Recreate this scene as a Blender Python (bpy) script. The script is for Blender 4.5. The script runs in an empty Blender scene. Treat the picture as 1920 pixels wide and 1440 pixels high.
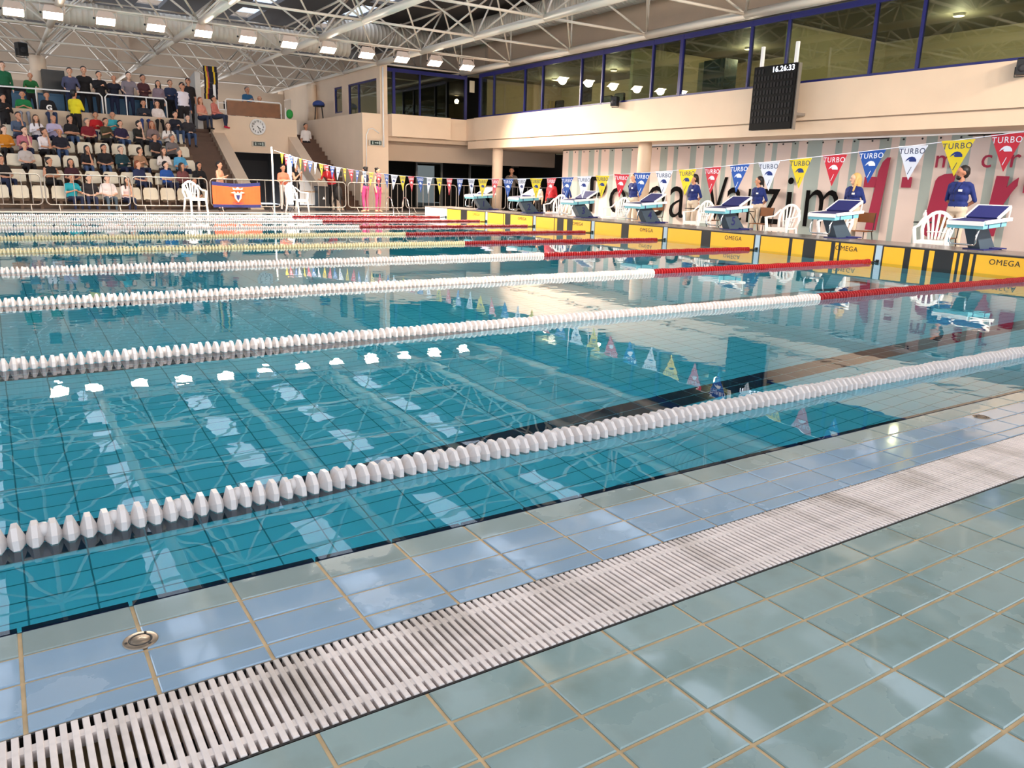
# Indoor competition swimming pool: looking across the lanes to the start wall and the spectator stand.
# x runs along the lanes (start wall at x = 0, pool at x < 0), y runs across the pool, water level z = 0.
import bpy, bmesh, math, random
import numpy as np
from mathutils import Vector, Matrix
R = random.Random(11)
SC = bpy.context.scene
COL = SC.collection

# ------------------------------------------------------------------ camera
FPX = 1456.16
CAM = Vector((-12.1550, -2.5527, 1.0740))
YAW, PITCH, ROLL = 0.98808, -0.25096, 0.02890
_f = Vector((math.cos(YAW)*math.cos(PITCH), math.sin(YAW)*math.cos(PITCH), math.sin(PITCH)))
_r = Vector((math.sin(YAW), -math.cos(YAW), 0)); _u = _r.cross(_f)
CR = _r*math.cos(ROLL)+_u*math.sin(ROLL); CU = _u*math.cos(ROLL)-_r*math.sin(ROLL)
cam = bpy.data.objects.new('camera', bpy.data.cameras.new('camera'))
COL.objects.link(cam)
cam.matrix_world = Matrix(((CR.x, CU.x, -_f.x, CAM.x), (CR.y, CU.y, -_f.y, CAM.y), (CR.z, CU.z, -_f.z, CAM.z), (0, 0, 0, 1)))
cam.data.sensor_fit = 'HORIZONTAL'; cam.data.sensor_width = 36; cam.data.lens = FPX/1920*36
cam.data.clip_end = 200; cam.data.clip_start = 0.05
SC.camera = cam
def ray(u, v): return _f*FPX + CR*(u-960) - CU*(v-720)
def atx(u, v, x): d = ray(u, v); return CAM + d*((x-CAM.x)/d.x)
def aty(u, v, y): d = ray(u, v); return CAM + d*((y-CAM.y)/d.y)
def atz(u, v, z): d = ray(u, v); return CAM + d*((z-CAM.z)/d.z)
def pix(p):
    d = Vector(p)-CAM; z = d.dot(_f)
    return (960+FPX*d.dot(CR)/z, 720-FPX*d.dot(CU)/z, z)

# ------------------------------------------------------------------ sky, exposure
w = bpy.data.worlds.new('sky'); SC.world = w; w.use_nodes = True
bg = w.node_tree.nodes['Background']; bg.inputs[0].default_value = (0.80, 0.88, 1.0, 1); bg.inputs[1].default_value = 2.3
SC.view_settings.view_transform = 'Standard'; SC.view_settings.look = 'None'
SC.view_settings.gamma = 1; SC.view_settings.use_curve_mapping = False
SC.view_settings.exposure = 0.22
SC.cycles.use_denoising = True
SC.cycles.sample_clamp_indirect = 6.0
SC.cycles.max_bounces = 8; SC.cycles.diffuse_bounces = 3; SC.cycles.glossy_bounces = 4; SC.cycles.transmission_bounces = 6; SC.cycles.transparent_max_bounces = 8
SC.cycles.use_adaptive_sampling = True; SC.cycles.adaptive_threshold = .04
LAMP_W = 90.0      # watts of each floodlight

# ------------------------------------------------------------------ helpers
def lin(c):
    return tuple(((x/255)/12.92 if x/255 <= .04045 else ((x/255+.055)/1.055)**2.4) for x in c)
MATS = {}
def mat(name, rgb, rough=.5, metal=0.0, noise=0.0, nscale=6.0, bump=0.0, bscale=30.0, spec=.5, emit=0.0, rnd=0.0):
    if name in MATS: return MATS[name]
    m = bpy.data.materials.new(name); m.use_nodes = True; MATS[name] = m
    nt = m.node_tree; b = nt.nodes['Principled BSDF']; c = lin(rgb)+(1,)
    b.inputs['Base Color'].default_value = c; b.inputs['Roughness'].default_value = rough
    b.inputs['Metallic'].default_value = metal; b.inputs['Specular IOR Level'].default_value = spec
    m.diffuse_color = c
    if emit:
        b.inputs['Emission Color'].default_value = c; b.inputs['Emission Strength'].default_value = emit
    tc = None
    if noise or bump:
        tc = nt.nodes.new('ShaderNodeTexCoord')
    col = None
    if noise:
        n = nt.nodes.new('ShaderNodeTexNoise'); n.inputs['Scale'].default_value = nscale; n.inputs['Detail'].default_value = 5
        nt.links.new(tc.outputs['Object'], n.inputs['Vector'])
        mx = nt.nodes.new('ShaderNodeMix'); mx.data_type = 'RGBA'; mx.blend_type = 'MULTIPLY'
        mx.inputs[0].default_value = 1.0
        mr = nt.nodes.new('ShaderNodeMapRange'); mr.inputs['From Min'].default_value = .3; mr.inputs['From Max'].default_value = .7
        mr.inputs['To Min'].default_value = 1-noise; mr.inputs['To Max'].default_value = 1+noise*.3
        nt.links.new(n.outputs['Fac'], mr.inputs['Value'])
        mx.inputs[6].default_value = c; nt.links.new(mr.outputs[0], mx.inputs[7])
        col = mx.outputs[2]; nt.links.new(col, b.inputs['Base Color'])
    if rnd:
        oi = nt.nodes.new('ShaderNodeObjectInfo'); hs = nt.nodes.new('ShaderNodeHueSaturation')
        mr2 = nt.nodes.new('ShaderNodeMapRange'); mr2.inputs['To Min'].default_value = 1-rnd; mr2.inputs['To Max'].default_value = 1+rnd
        nt.links.new(oi.outputs['Random'], mr2.inputs['Value']); nt.links.new(mr2.outputs[0], hs.inputs['Value'])
        if col: nt.links.new(col, hs.inputs['Color'])
        else: hs.inputs['Color'].default_value = c
        nt.links.new(hs.outputs[0], b.inputs['Base Color'])
    if bump:
        n2 = nt.nodes.new('ShaderNodeTexNoise'); n2.inputs['Scale'].default_value = bscale; n2.inputs['Detail'].default_value = 3
        nt.links.new(tc.outputs['Object'], n2.inputs['Vector'])
        bp = nt.nodes.new('ShaderNodeBump'); bp.inputs['Strength'].default_value = bump; bp.inputs['Distance'].default_value = .01
        nt.links.new(n2.outputs['Fac'], bp.inputs['Height']); nt.links.new(bp.outputs[0], b.inputs['Normal'])
    return m

class MB:
    """collects shapes, builds ONE mesh object"""
    def __init__(s): s.v = []; s.f = []
    def quad(s, *p):
        n = len(s.v); s.v += [tuple(q) for q in p]; s.f.append(tuple(range(n, n+len(p)))); return s
    def box(s, x0, x1, y0, y1, z0, z1, M=None):
        n = len(s.v)
        P = [(x, y, z) for z in (z0, z1) for y in (y0, y1) for x in (x0, x1)]
        if M is not None: P = [tuple(M @ Vector(p)) for p in P]
        s.v += P
        s.f += [tuple(n+i for i in q) for q in ((0, 2, 3, 1), (4, 5, 7, 6), (0, 1, 5, 4), (2, 6, 7, 3), (0, 4, 6, 2), (1, 3, 7, 5))]
        return s
    def bbox(s, x0, x1, y0, y1, z0, z1, b=.01):
        """box with chamfered top edges"""
        n = len(s.v)
        s.v += [(x0, y0, z0), (x1, y0, z0), (x1, y1, z0), (x0, y1, z0), (x0, y0, z1-b), (x1, y0, z1-b), (x1, y1, z1-b), (x0, y1, z1-b),
                (x0+b, y0+b, z1), (x1-b, y0+b, z1), (x1-b, y1-b, z1), (x0+b, y1-b, z1)]
        s.f += [(n+3, n+2, n+1, n), (n+8, n+9, n+10, n+11)]
        for i in range(4):
            j = (i+1) % 4; s.f += [(n+i, n+j, n+4+j, n+4+i), (n+4+i, n+4+j, n+8+j, n+8+i)]
        return s
    def prism(s, poly, a0, a1, axis='y'):
        """2-D polygon extruded along an axis; poly in the other two axes"""
        n = len(s.v); k = len(poly)
        def mk(p, a):
            return {'y': (p[0], a, p[1]), 'x': (a, p[0], p[1]), 'z': (p[0], p[1], a)}[axis]
        s.v += [mk(p, a0) for p in poly]+[mk(p, a1) for p in poly]
        s.f.append(tuple(n+i for i in range(k))); s.f.append(tuple(n+k+i for i in reversed(range(k))))
        for i in range(k): s.f.append((n+i, n+k+i, n+k+(i+1) % k, n+(i+1) % k))
        return s
    def tube(s, pts, r, n=8, closed=False, cap=True, r1=None, sq=None):
        pts = [Vector(p) for p in pts]; k = len(pts); base = len(s.v)
        up = None; rings = []
        for i, p in enumerate(pts):
            a = pts[i-1] if (i > 0 or closed) else p; b = pts[(i+1) % k] if (i < k-1 or closed) else p
            t = (b-a)
            if t.length < 1e-9: t = Vector((0, 0, 1))
            t.normalize()
            if up is None:
                up = Vector((0, 0, 1)) if abs(t.z) < .9 else Vector((0, 1, 0))
            e1 = (up - t*up.dot(t)); e1.normalize(); e2 = t.cross(e1); up = e1
            rr = r if r1 is None else r+(r1-r)*i/(k-1)
            for j in range(n):
                an = 2*math.pi*(j+.5)/n; ca, sa = math.cos(an), math.sin(an)
                if sq: q = e1*(ca*sq[0])+e2*(sa*sq[1])
                else: q = (e1*ca+e2*sa)*rr
                s.v.append(tuple(p+q))
        m = k if closed else k-1
        for i in range(m):
            for j in range(n):
                a = base+i*n+j; b = base+i*n+(j+1) % n; c = base+((i+1) % k)*n+(j+1) % n; d = base+((i+1) % k)*n+j
                s.f.append((a, b, c, d))
        if cap and not closed:
            s.f.append(tuple(base+j for j in reversed(range(n)))); s.f.append(tuple(base+(k-1)*n+j for j in range(n)))
        return s
    def lathe(s, prof, n=24, M=None):
        """profile [(r, z)...] turned about z"""
        base = len(s.v); k = len(prof)
        for r, z in prof:
            for j in range(n):
                a = 2*math.pi*j/n; p = Vector((r*math.cos(a), r*math.sin(a), z))
                s.v.append(tuple(M @ p if M is not None else p))
        for i in range(k-1):
            for j in range(n):
                s.f.append((base+i*n+j, base+i*n+(j+1) % n, base+(i+1)*n+(j+1) % n, base+(i+1)*n+j))
        if prof[0][0] > 1e-6: s.f.append(tuple(base+j for j in reversed(range(n))))
        if prof[-1][0] > 1e-6: s.f.append(tuple(base+(k-1)*n+j for j in range(n)))
        return s
    def ball(s, c, r, n=10, m=6, sc=(1, 1, 1)):
        M = Matrix.Translation(Vector(c)) @ Matrix.Diagonal((sc[0], sc[1], sc[2], 1))
        return s.lathe([(r*math.sin(math.pi*i/m)+1e-7, -r*math.cos(math.pi*i/m)) for i in range(m+1)], n, M)
    def mesh(s, name, smooth=False):
        me = bpy.data.meshes.new(name); me.from_pydata(s.v, [], s.f); me.update()
        if smooth: me.polygons.foreach_set('use_smooth', [True]*len(me.polygons))
        return me
    def build(s, name, m, parent=None, smooth=False, kind=None, label=None):
        return obj(name, s.mesh(name, smooth), m, parent, kind, label)

def obj(name, me, m=None, parent=None, kind=None, label=None, M=None):
    o = bpy.data.objects.new(name, me); COL.objects.link(o)
    if m is not None and len(me.materials) == 0: me.materials.append(m)
    if parent is not None: o.parent = parent
    if kind: o['kind'] = kind
    if label: o['label'] = label
    if M is not None: o.matrix_local = M
    return o
def tag(o, label=None, cat=None, group=None, kind=None):
    if label: o['label'] = label
    if cat: o['category'] = cat
    if group: o['group'] = group
    if kind: o['kind'] = kind
    return o
def thing(name, label, cat, loc=(0, 0, 0), rotz=0.0, group=None, kind=None):
    o = bpy.data.objects.new(name, None); COL.objects.link(o); o.empty_display_size = .1
    o.location = loc; o.rotation_euler = (0, 0, rotz)
    return tag(o, label, cat, group, kind)
def struct(name, mb, m, label=None, parent=None, smooth=False, cat=None):
    o = mb.build(name, m, parent, smooth)
    if parent is None:
        o['kind'] = 'structure'
        if label: o['label'] = label
        if cat: o['category'] = cat
    return o
def sroot(name, label, cat=None):
    return thing(name, label, cat, kind='structure')
KIDS = {}
def copy_tree(o, loc=None, rotz=None, label=None, parent=None):
    c = o.copy(); COL.objects.link(c); c.parent = parent
    if loc is not None: c.location = loc
    if rotz is not None: c.rotation_euler = (0, 0, rotz)
    if label: c['label'] = label
    for ch in list(o.children): copy_tree(ch, parent=c)
    return c
TXT = {}
def text_mesh(body, size, depth=.004, spacing=1.0, bold=0.0):
    key = (body, size, depth, spacing, bold)
    if key in TXT: return TXT[key]
    cu = bpy.data.curves.new('lettering', 'FONT'); cu.body = body; cu.size = size; cu.extrude = depth/2
    cu.align_x = 'CENTER'; cu.align_y = 'CENTER'; cu.space_character = spacing; cu.offset = bold; cu.resolution_u = 3
    t = bpy.data.objects.new('tmp', cu); COL.objects.link(t)
    dg = bpy.context.evaluated_depsgraph_get(); me = bpy.data.meshes.new_from_object(t.evaluated_get(dg))
    bpy.data.objects.remove(t); bpy.data.curves.remove(cu)
    me.name = 'lettering'; me.materials.clear(); TXT[key] = me
    return me
def face_mx(p):    # text that faces -x (toward the pool): reads toward -y
    return Matrix(((0, 0, -1, p[0]), (-1, 0, 0, p[1]), (0, 1, 0, p[2]), (0, 0, 0, 1)))
def face_my(p):    # text that faces -y: reads toward +x
    return Matrix(((1, 0, 0, p[0]), (0, 0, -1, p[1]), (0, 1, 0, p[2]), (0, 0, 0, 1)))
def rrect(x0, x1, z0, z1, r, n=5):
    out = []
    for cx, cz, a0 in ((x1-r, z1-r, 0), (x0+r, z1-r, 90), (x0+r, z0+r, 180), (x1-r, z0+r, 270)):
        for i in range(n+1):
            a = math.radians(a0+90*i/n); out.append((cx+r*math.cos(a), cz+r*math.sin(a)))
    return out
ORD = ['first', 'second', 'third', 'fourth', 'fifth', 'sixth', 'seventh', 'eighth', 'ninth', 'tenth', 'eleventh', 'twelfth', 'thirteenth',
       'fourteenth', 'fifteenth', 'sixteenth', 'seventeenth']

# ------------------------------------------------------------------ materials
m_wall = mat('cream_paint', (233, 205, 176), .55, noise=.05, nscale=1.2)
m_wall2 = mat('shaded_plaster', (205, 180, 155), .7, noise=.06, nscale=.8)  # darker copy of the cream paint, shade put into the colour
m_ceil = mat('roof_deck_grey', (84, 80, 78), .7, noise=.1, nscale=.5)
m_white = mat('white_plastic', (240, 236, 232), .35)
m_cream = mat('cream_plastic', (222, 208, 184), .4)
m_steel = mat('galvanised_steel', (140, 132, 124), .4, metal=.5)
m_chrome = mat('chrome', (225, 222, 220), .12, metal=1)
m_tubew = mat('white_tube_paint', (226, 212, 194), .4)
m_black = mat('black_plastic', (18, 17, 18), .45)
m_dark = mat('dark_interior', (26, 21, 20), .8)  # near-black: shade of unlit rooms put into the colour; also a dark bag
m_navy = mat('navy_frame', (26, 28, 96), .35)
m_navyseat = mat('navy_pad', (24, 30, 92), .6)
m_teal = mat('teal_fibreglass', (112, 178, 190), .35)
m_yellow = mat('touchpad_yellow', (240, 178, 30), .45, bump=.15, bscale=4)
m_red = mat('rope_red', (140, 15, 20), .35)
m_blue = mat('pennant_blue', (24, 78, 160), .6)
m_pred = mat('pennant_red', (214, 30, 50), .6)
m_pyel = mat('pennant_yellow', (244, 208, 30), .6)
m_pwhite = mat('pennant_white', (238, 234, 240), .6)
m_wood = mat('brown_wood', (128, 76, 34), .45, noise=.2, nscale=4)
m_step = mat('brown_step_tile', (92, 62, 44), .6, noise=.15, nscale=3)
m_maroon = mat('maroon_print', (162, 30, 66), .7)
m_pipe = mat('duct_sheet', (214, 202, 186), .45, metal=.1)
m_grout = mat('sand_grout', (206, 176, 134), .85, noise=.25, nscale=14)
def glass(name, tint, refl=1.0, ior=1.45):
    m = bpy.data.materials.new(name); m.use_nodes = True; nt = m.node_tree; nt.nodes.remove(nt.nodes['Principled BSDF'])
    out = nt.nodes['Material Output']; t = nt.nodes.new('ShaderNodeBsdfTransparent'); t.inputs[0].default_value = tint+(1,)
    g = nt.nodes.new('ShaderNodeBsdfGlossy'); g.inputs['Roughness'].default_value = .01; g.inputs[0].default_value = (refl, refl, refl, 1)
    lw = nt.nodes.new('ShaderNodeLayerWeight'); lw.inputs[0].default_value = .5
    pw = nt.nodes.new('ShaderNodeMath'); pw.operation = 'POWER'; pw.inputs[1].default_value = 4.0; nt.links.new(lw.outputs['Facing'], pw.inputs[0])
    fr = nt.nodes.new('ShaderNodeMath'); fr.operation = 'MULTIPLY_ADD'; fr.inputs[1].default_value = .7; fr.inputs[2].default_value = .05; nt.links.new(pw.outputs[0], fr.inputs[0])
    mx = nt.nodes.new('ShaderNodeMixShader'); nt.links.new(fr.outputs[0], mx.inputs[0]); nt.links.new(t.outputs[0], mx.inputs[1]); nt.links.new(g.outputs[0], mx.inputs[2])
    nt.links.new(mx.outputs[0], out.inputs[0]); m.diffuse_color = tint+(.3,)
    return m
m_glass = glass('tinted_glazing', (.66, .72, .62))
m_skyglass = glass('skylight_glazing', (.95, .97, 1.0))
# ================================================================== POOL, WATER, NEAR DECK
XE = -26.0                       # far end of the pool along the lanes
YN, YF = -0.53, 22.3             # near and far pool edges
DEP = -1.32
TP = 0.2445                      # tile pitch along the pool
# --- basin
m_pool = mat('pool_tile_blue', (210, 240, 252), .3, noise=.05, nscale=.6)
m_joint = mat('pool_joint', (116, 164, 178), .8)
m_lane = mat('lane_line_navy', (16, 20, 52), .35)
basin = sroot('pool_basin', 'light blue tiled swimming pool basin under the water', 'pool')
MB().box(XE, 0, YN, YF, DEP-.2, DEP-.004).build('basin_floor', m_joint, basin)
MB().box(XE, 0.0, YN-.2, YN, DEP-.2, -.03).build('basin_wall', m_pool, basin)
MB().box(XE, 0.0, YF, YF+.2, DEP-.2, -.012).build('basin_wall', m_pool, basin)
MB().box(-.0, .2, YN-.2, YF+.2, DEP-.2, -.02).build('basin_wall', m_pool, basin)
MB().box(XE-.2, XE, YN-.2, YF+.2, DEP-.2, -.03).build('basin_wall', m_pool, basin)
TX, TY = .2445, .1235
lanes = [1.25+2.5*k for k in range(8)]
ft = MB(); lt = MB()
nx = int(-XE/TX); ny = int((YF-YN)/TY)
for i in range(nx):
    for j in range(ny):
        x0 = -(i+1)*TX; y0 = YN+j*TY; g = .0035
        ft.quad((x0+g, y0+g, DEP), (x0+TX-g, y0+g, DEP), (x0+TX-g, y0+TY-g, DEP), (x0+g, y0+TY-g, DEP))
for c in lanes:
    for i in range(8, nx-8):
        x0 = -(i+1)*TX
        for y0 in (c-.13, c):
            lt.quad((x0+g, y0+g, DEP+.004), (x0+TX-g, y0+g, DEP+.004), (x0+TX-g, y0+.13-g, DEP+.004), (x0+g, y0+.13-g, DEP+.004))
    for y0 in [c-.5+.25*q for q in range(4)]:
        lt.quad((-8*TX+g, y0+g, DEP+.004), (-7*TX-g, y0+g, DEP+.004), (-7*TX-g, y0+.25-g, DEP+.004), (-8*TX+g, y0+.25-g, DEP+.004))
ft.build('floor_tiles', m_pool, basin, kind='stuff')
lt.build('lane_marking_tiles', m_lane, basin, kind='stuff', label='navy lane marking tiles on the pool floor')

# --- water
def water_mat():
    m = bpy.data.materials.new('pool_water'); m.use_nodes = True; nt = m.node_tree; nt.nodes.remove(nt.nodes['Principled BSDF'])
    out = nt.nodes['Material Output']
    rf = nt.nodes.new('ShaderNodeBsdfRefraction'); rf.inputs['IOR'].default_value = 1.33; rf.inputs['Roughness'].default_value = 0; rf.inputs[0].default_value = (.34, .93, 1.0, 1)
    gl = nt.nodes.new('ShaderNodeBsdfGlossy'); gl.inputs['Roughness'].default_value = .0; gl.inputs[0].default_value = (1, 1, 1, 1)
    fr = nt.nodes.new('ShaderNodeFresnel'); fr.inputs[0].default_value = 1.42
    mx = nt.nodes.new('ShaderNodeMixShader')
    tc = nt.nodes.new('ShaderNodeTexCoord')
    n1 = nt.nodes.new('ShaderNodeTexNoise'); n1.inputs['Scale'].default_value = 1.3; n1.inputs['Detail'].default_value = 2.5; n1.inputs['Roughness'].default_value = .55
    n2 = nt.nodes.new('ShaderNodeTexNoise'); n2.inputs['Scale'].default_value = 7.0; n2.inputs['Detail'].default_value = 1.5
    n3 = nt.nodes.new('ShaderNodeTexNoise'); n3.inputs['Scale'].default_value = .16; n3.inputs['Detail'].default_value = 1
    for n in (n1, n2, n3): nt.links.new(tc.outputs['Object'], n.inputs['Vector'])
    mr = nt.nodes.new('ShaderNodeMapRange'); mr.inputs['From Min'].default_value = .42; mr.inputs['From Max'].default_value = .68; mr.inputs['To Min'].default_value = .07; mr.inputs['To Max'].default_value = .34
    nt.links.new(n3.outputs['Fac'], mr.inputs['Value'])
    mm = nt.nodes.new('ShaderNodeMath'); mm.operation = 'MULTIPLY'; nt.links.new(n2.outputs['Fac'], mm.inputs[0]); nt.links.new(mr.outputs[0], mm.inputs[1])
    ad = nt.nodes.new('ShaderNodeMath'); ad.operation = 'ADD'; nt.links.new(n1.outputs['Fac'], ad.inputs[0]); nt.links.new(mm.outputs[0], ad.inputs[1])
    bp = nt.nodes.new('ShaderNodeBump'); bp.inputs['Strength'].default_value = 1.0; bp.inputs['Distance'].default_value = .0019
    nt.links.new(ad.outputs[0], bp.inputs['Height'])
    for s in (rf, gl, fr): nt.links.new(bp.outputs[0], s.inputs['Normal'])
    nt.links.new(fr.outputs[0], mx.inputs[0]); nt.links.new(rf.outputs[0], mx.inputs[1]); nt.links.new(gl.outputs[0], mx.inputs[2])
    nt.links.new(mx.outputs[0], out.inputs[0]); m.diffuse_color = (.1, .5, .55, 1)
    return m
wt = MB().quad((XE, YN, 0), (0, YN, 0), (0, YF, 0), (XE, YF, 0)).build('water', water_mat())
tag(wt, 'calm teal pool water with mirror reflections between the lane ropes', 'water', kind='stuff')

# --- near deck: wet glazed tiles
def tile_mat(name, rgb, wet, rnd=.06, stain=(112, 118, 96), film=.5):
    m = mat(name, rgb, .3, rnd=rnd); nt = m.node_tree; b = nt.nodes['Principled BSDF']
    tc = nt.nodes.new('ShaderNodeNewGeometry')
    n = nt.nodes.new('ShaderNodeTexNoise'); n.inputs['Scale'].default_value = 7; n.inputs['Detail'].default_value = 4; nt.links.new(tc.outputs['Position'], n.inputs['Vector'])
    mr = nt.nodes.new('ShaderNodeMapRange'); mr.inputs['From Min'].default_value = .5; mr.inputs['From Max'].default_value = .75; mr.inputs['To Max'].default_value = film
    nt.links.new(n.outputs['Fac'], mr.inputs['Value'])
    mx = nt.nodes.new('ShaderNodeMix'); mx.data_type = 'RGBA'; mx.inputs[7].default_value = lin(stain)+(1,)
    src = b.inputs['Base Color'].links[0].from_socket
    nt.links.new(src, mx.inputs[6]); nt.links.new(mr.outputs[0], mx.inputs[0]); nt.links.new(mx.outputs[2], b.inputs['Base Color'])
    n2 = nt.nodes.new('ShaderNodeTexNoise'); n2.inputs['Scale'].default_value = 2.6; n2.inputs['Detail'].default_value = 6; nt.links.new(tc.outputs['Position'], n2.inputs['Vector'])
    mr2 = nt.nodes.new('ShaderNodeMapRange'); mr2.inputs['From Min'].default_value = wet; mr2.inputs['From Max'].default_value = wet+.03
    mr2.inputs['To Min'].default_value = .07; mr2.inputs['To Max'].default_value = .32
    nt.links.new(n2.outputs['Fac'], mr2.inputs['Value']); nt.links.new(mr2.outputs[0], b.inputs['Roughness'])
    bp = nt.nodes.new('ShaderNodeBump'); bp.inputs['Strength'].default_value = .12; bp.inputs['Distance'].default_value = .004
    n3 = nt.nodes.new('ShaderNodeTexNoise'); n3.inputs['Scale'].default_value = 9; nt.links.new(tc.outputs['Position'], n3.inputs['Vector'])
    nt.links.new(n3.outputs['Fac'], bp.inputs['Height']); nt.links.new(bp.outputs[0], b.inputs['Normal'])
    b.inputs['Coat Weight'].default_value = .35; b.inputs['Coat Roughness'].default_value = .05
    return m
m_tgreen = tile_mat('grey_green_tile', (136, 156, 153), .47, stain=(112, 124, 112))
m_tblue = tile_mat('wet_blue_tile', (142, 166, 186), .56, stain=(140, 158, 164), film=.35)
m_trim = tile_mat('rim_tile', (146, 160, 157), .5, stain=(140, 150, 140))
floor = sroot('floor', 'pool deck of pale green and blue glazed tiles with sandy joints', 'floor')
SL = MB().box(-20, 3.6, -0.945, YN, -.3, -.0045); SL.build('grout_bed', m_grout, floor)
MB().box(-20, 3.6, -9, -1.235, -.3, -.0045).build('grout_bed', m_grout, floor)
MB().box(-20, 3.6, -1.235, -.945, -.3, -.14).build('gutter_bottom', mat('gutter_dark', (34, 30, 28), .8), floor)
X0T = -12.22
rows = [(-.645, -.53, m_trim, 'rim'), (-.76, -.645, m_tblue, 'b'), (-.88, -.76, m_tblue, 'b'), (-.947, -.88, m_tblue, 'b')]
y = -1.233
rows.append((-1.345, y, m_tgreen, 'g')); y = -1.345
while y > -6: rows.append((y-.1235, y, m_tgreen, 'g')); y -= .1235
cells = []
for ri, (ya, yb, mm_, nm) in enumerate(rows):
    for i in range(-28, 62):
        xa = X0T+i*TP; xb = xa+TP
        p = pix(((xa+xb)/2, (ya+yb)/2, 0))
        inv = p[2] > .2 and -250 < p[0] < 2150 and p[1] < 1640
        cells.append((p[2] if inv else 99, ri, xa, xb, ya, yb, mm_))
cells.sort(key=lambda c: c[0])
tm = {}
rest = {}
for k, (d, ri, xa, xb, ya, yb, mm_) in enumerate(cells):
    g = .0045; h = yb-ya
    if k < 300:
        key = (mm_.name, round(h, 4))
        if key not in tm:
            tm[key] = MB().bbox(-TP/2+g, TP/2-g, -h/2+g, h/2-g, -.012, 0, .0025).mesh('tile'); tm[key].materials.append(mm_)
        o = obj('tile', tm[key], None, floor)
        o.location = ((xa+xb)/2, (ya+yb)/2, R.uniform(-.0006, .0004))
    else:
        rest.setdefault(mm_.name, (MB(), mm_))[0].bbox(xa+g, xb-g, ya+g, yb-g, -.012, 0, .003)
for b_, mm_ in rest.values(): b_.build('tile_field', mm_, floor, kind='stuff')
em = MB().box(-TP/2+.005, TP/2-.005, -.012, .016, -.06, -.002).mesh('edge_tile'); em.materials.append(m_lane)
for i in range(-8, 50):
    o = obj('edge_tile', em, None, floor); o.location = (X0T+(i+.5)*TP, YN+.006, 0)

# --- overflow grate
gr = thing('drain_grate', 'long white slatted overflow grate set between the deck tiles', 'grate', (-12.3, -1.09, 0))
m_slat = mat('grate_plastic', (232, 218, 210), .5, noise=.16, nscale=26, rnd=.05)
def slat_dirt(m):
    nt = m.node_tree; b = nt.nodes['Principled BSDF']; g = nt.nodes.new('ShaderNodeNewGeometry')
    n = nt.nodes.new('ShaderNodeTexNoise'); n.inputs['Scale'].default_value = 5; n.inputs['Detail'].default_value = 5
    mp = nt.nodes.new('ShaderNodeMapping'); mp.inputs['Scale'].default_value = (1, .35, 1)
    nt.links.new(g.outputs['Position'], mp.inputs[0]); nt.links.new(mp.outputs[0], n.inputs['Vector'])
    mr = nt.nodes.new('ShaderNodeMapRange'); mr.inputs['From Min'].default_value = .52; mr.inputs['From Max'].default_value = .72; mr.inputs['To Max'].default_value = .55
    nt.links.new(n.outputs['Fac'], mr.inputs['Value'])
    mx = nt.nodes.new('ShaderNodeMix'); mx.data_type = 'RGBA'; mx.inputs[7].default_value = lin((128, 112, 92))+(1,)
    nt.links.new(b.inputs['Base Color'].links[0].from_socket, mx.inputs[6]); nt.links.new(mr.outputs[0], mx.inputs[0]); nt.links.new(mx.outputs[2], b.inputs['Base Color'])
slat_dirt(m_slat)
SP = TP/12
sm = MB().bbox(-.0064, .0064, -.138, .138, -.022, .001, .0015).mesh('slat'); sm.materials.append(m_slat)
sr = MB()
for i in range(-6, 560):
    if 0 <= i < 300:
        o = obj('slat', sm, None, gr); o.location = (i*SP, 0, R.uniform(-.0008, .0006))
    else: sr.bbox(i*SP-.0064, i*SP+.0064, -.138, .138, -.022, .001, .0015)
sr.build('slat_run', m_slat, gr, kind='stuff')
for yy in (-.093, .093): MB().box(-6*SP, 560*SP, yy-.011, yy+.011, -.026, -.0015).build('cross_rail', m_slat, gr)
for yy in (-.141, .141): MB().box(-6*SP, 560*SP, yy-.003, yy+.003, -.05, -.003).build('edge_frame', m_black, gr)

# --- floor drains
def drain(loc, label):
    t = thing('floor_drain', label, 'drain', loc, R.uniform(0, 3))
    m1 = mat('drain_metal', (150, 132, 112), .35, metal=.6, noise=.3, nscale=40); m2 = mat('drain_seal', (22, 20, 22), .6)
    MB().lathe([(.039, -.004), (.039, .002), (.036, .0035), (.026, .0035)], 28).build('outer_ring', m1, t, True)
    MB().lathe([(.0265, .002), (.0265, .0038), (.022, .0038), (.022, .002)], 28).build('rubber_seal', m2, t, True)
    MB().lathe([(.022, .002), (.022, .0035), (.004, .0042), (.0001, .0042)], 28).build('plug', m1, t, True)
    for a in (0, 2.1, 4.2): MB().lathe([(.0035, .003), (.0035, .0048), (.0001, .005)], 8, Matrix.Translation((.031*math.cos(a), .031*math.sin(a), 0))).build('screw', m2, t)
drain((-11.98, -.715, 0), 'round metal floor drain in the blue tiles near the grate, the closer one')
drain((-8.08, -.70, 0), 'rusty round floor drain by the pool rim, the farther one')

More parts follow.
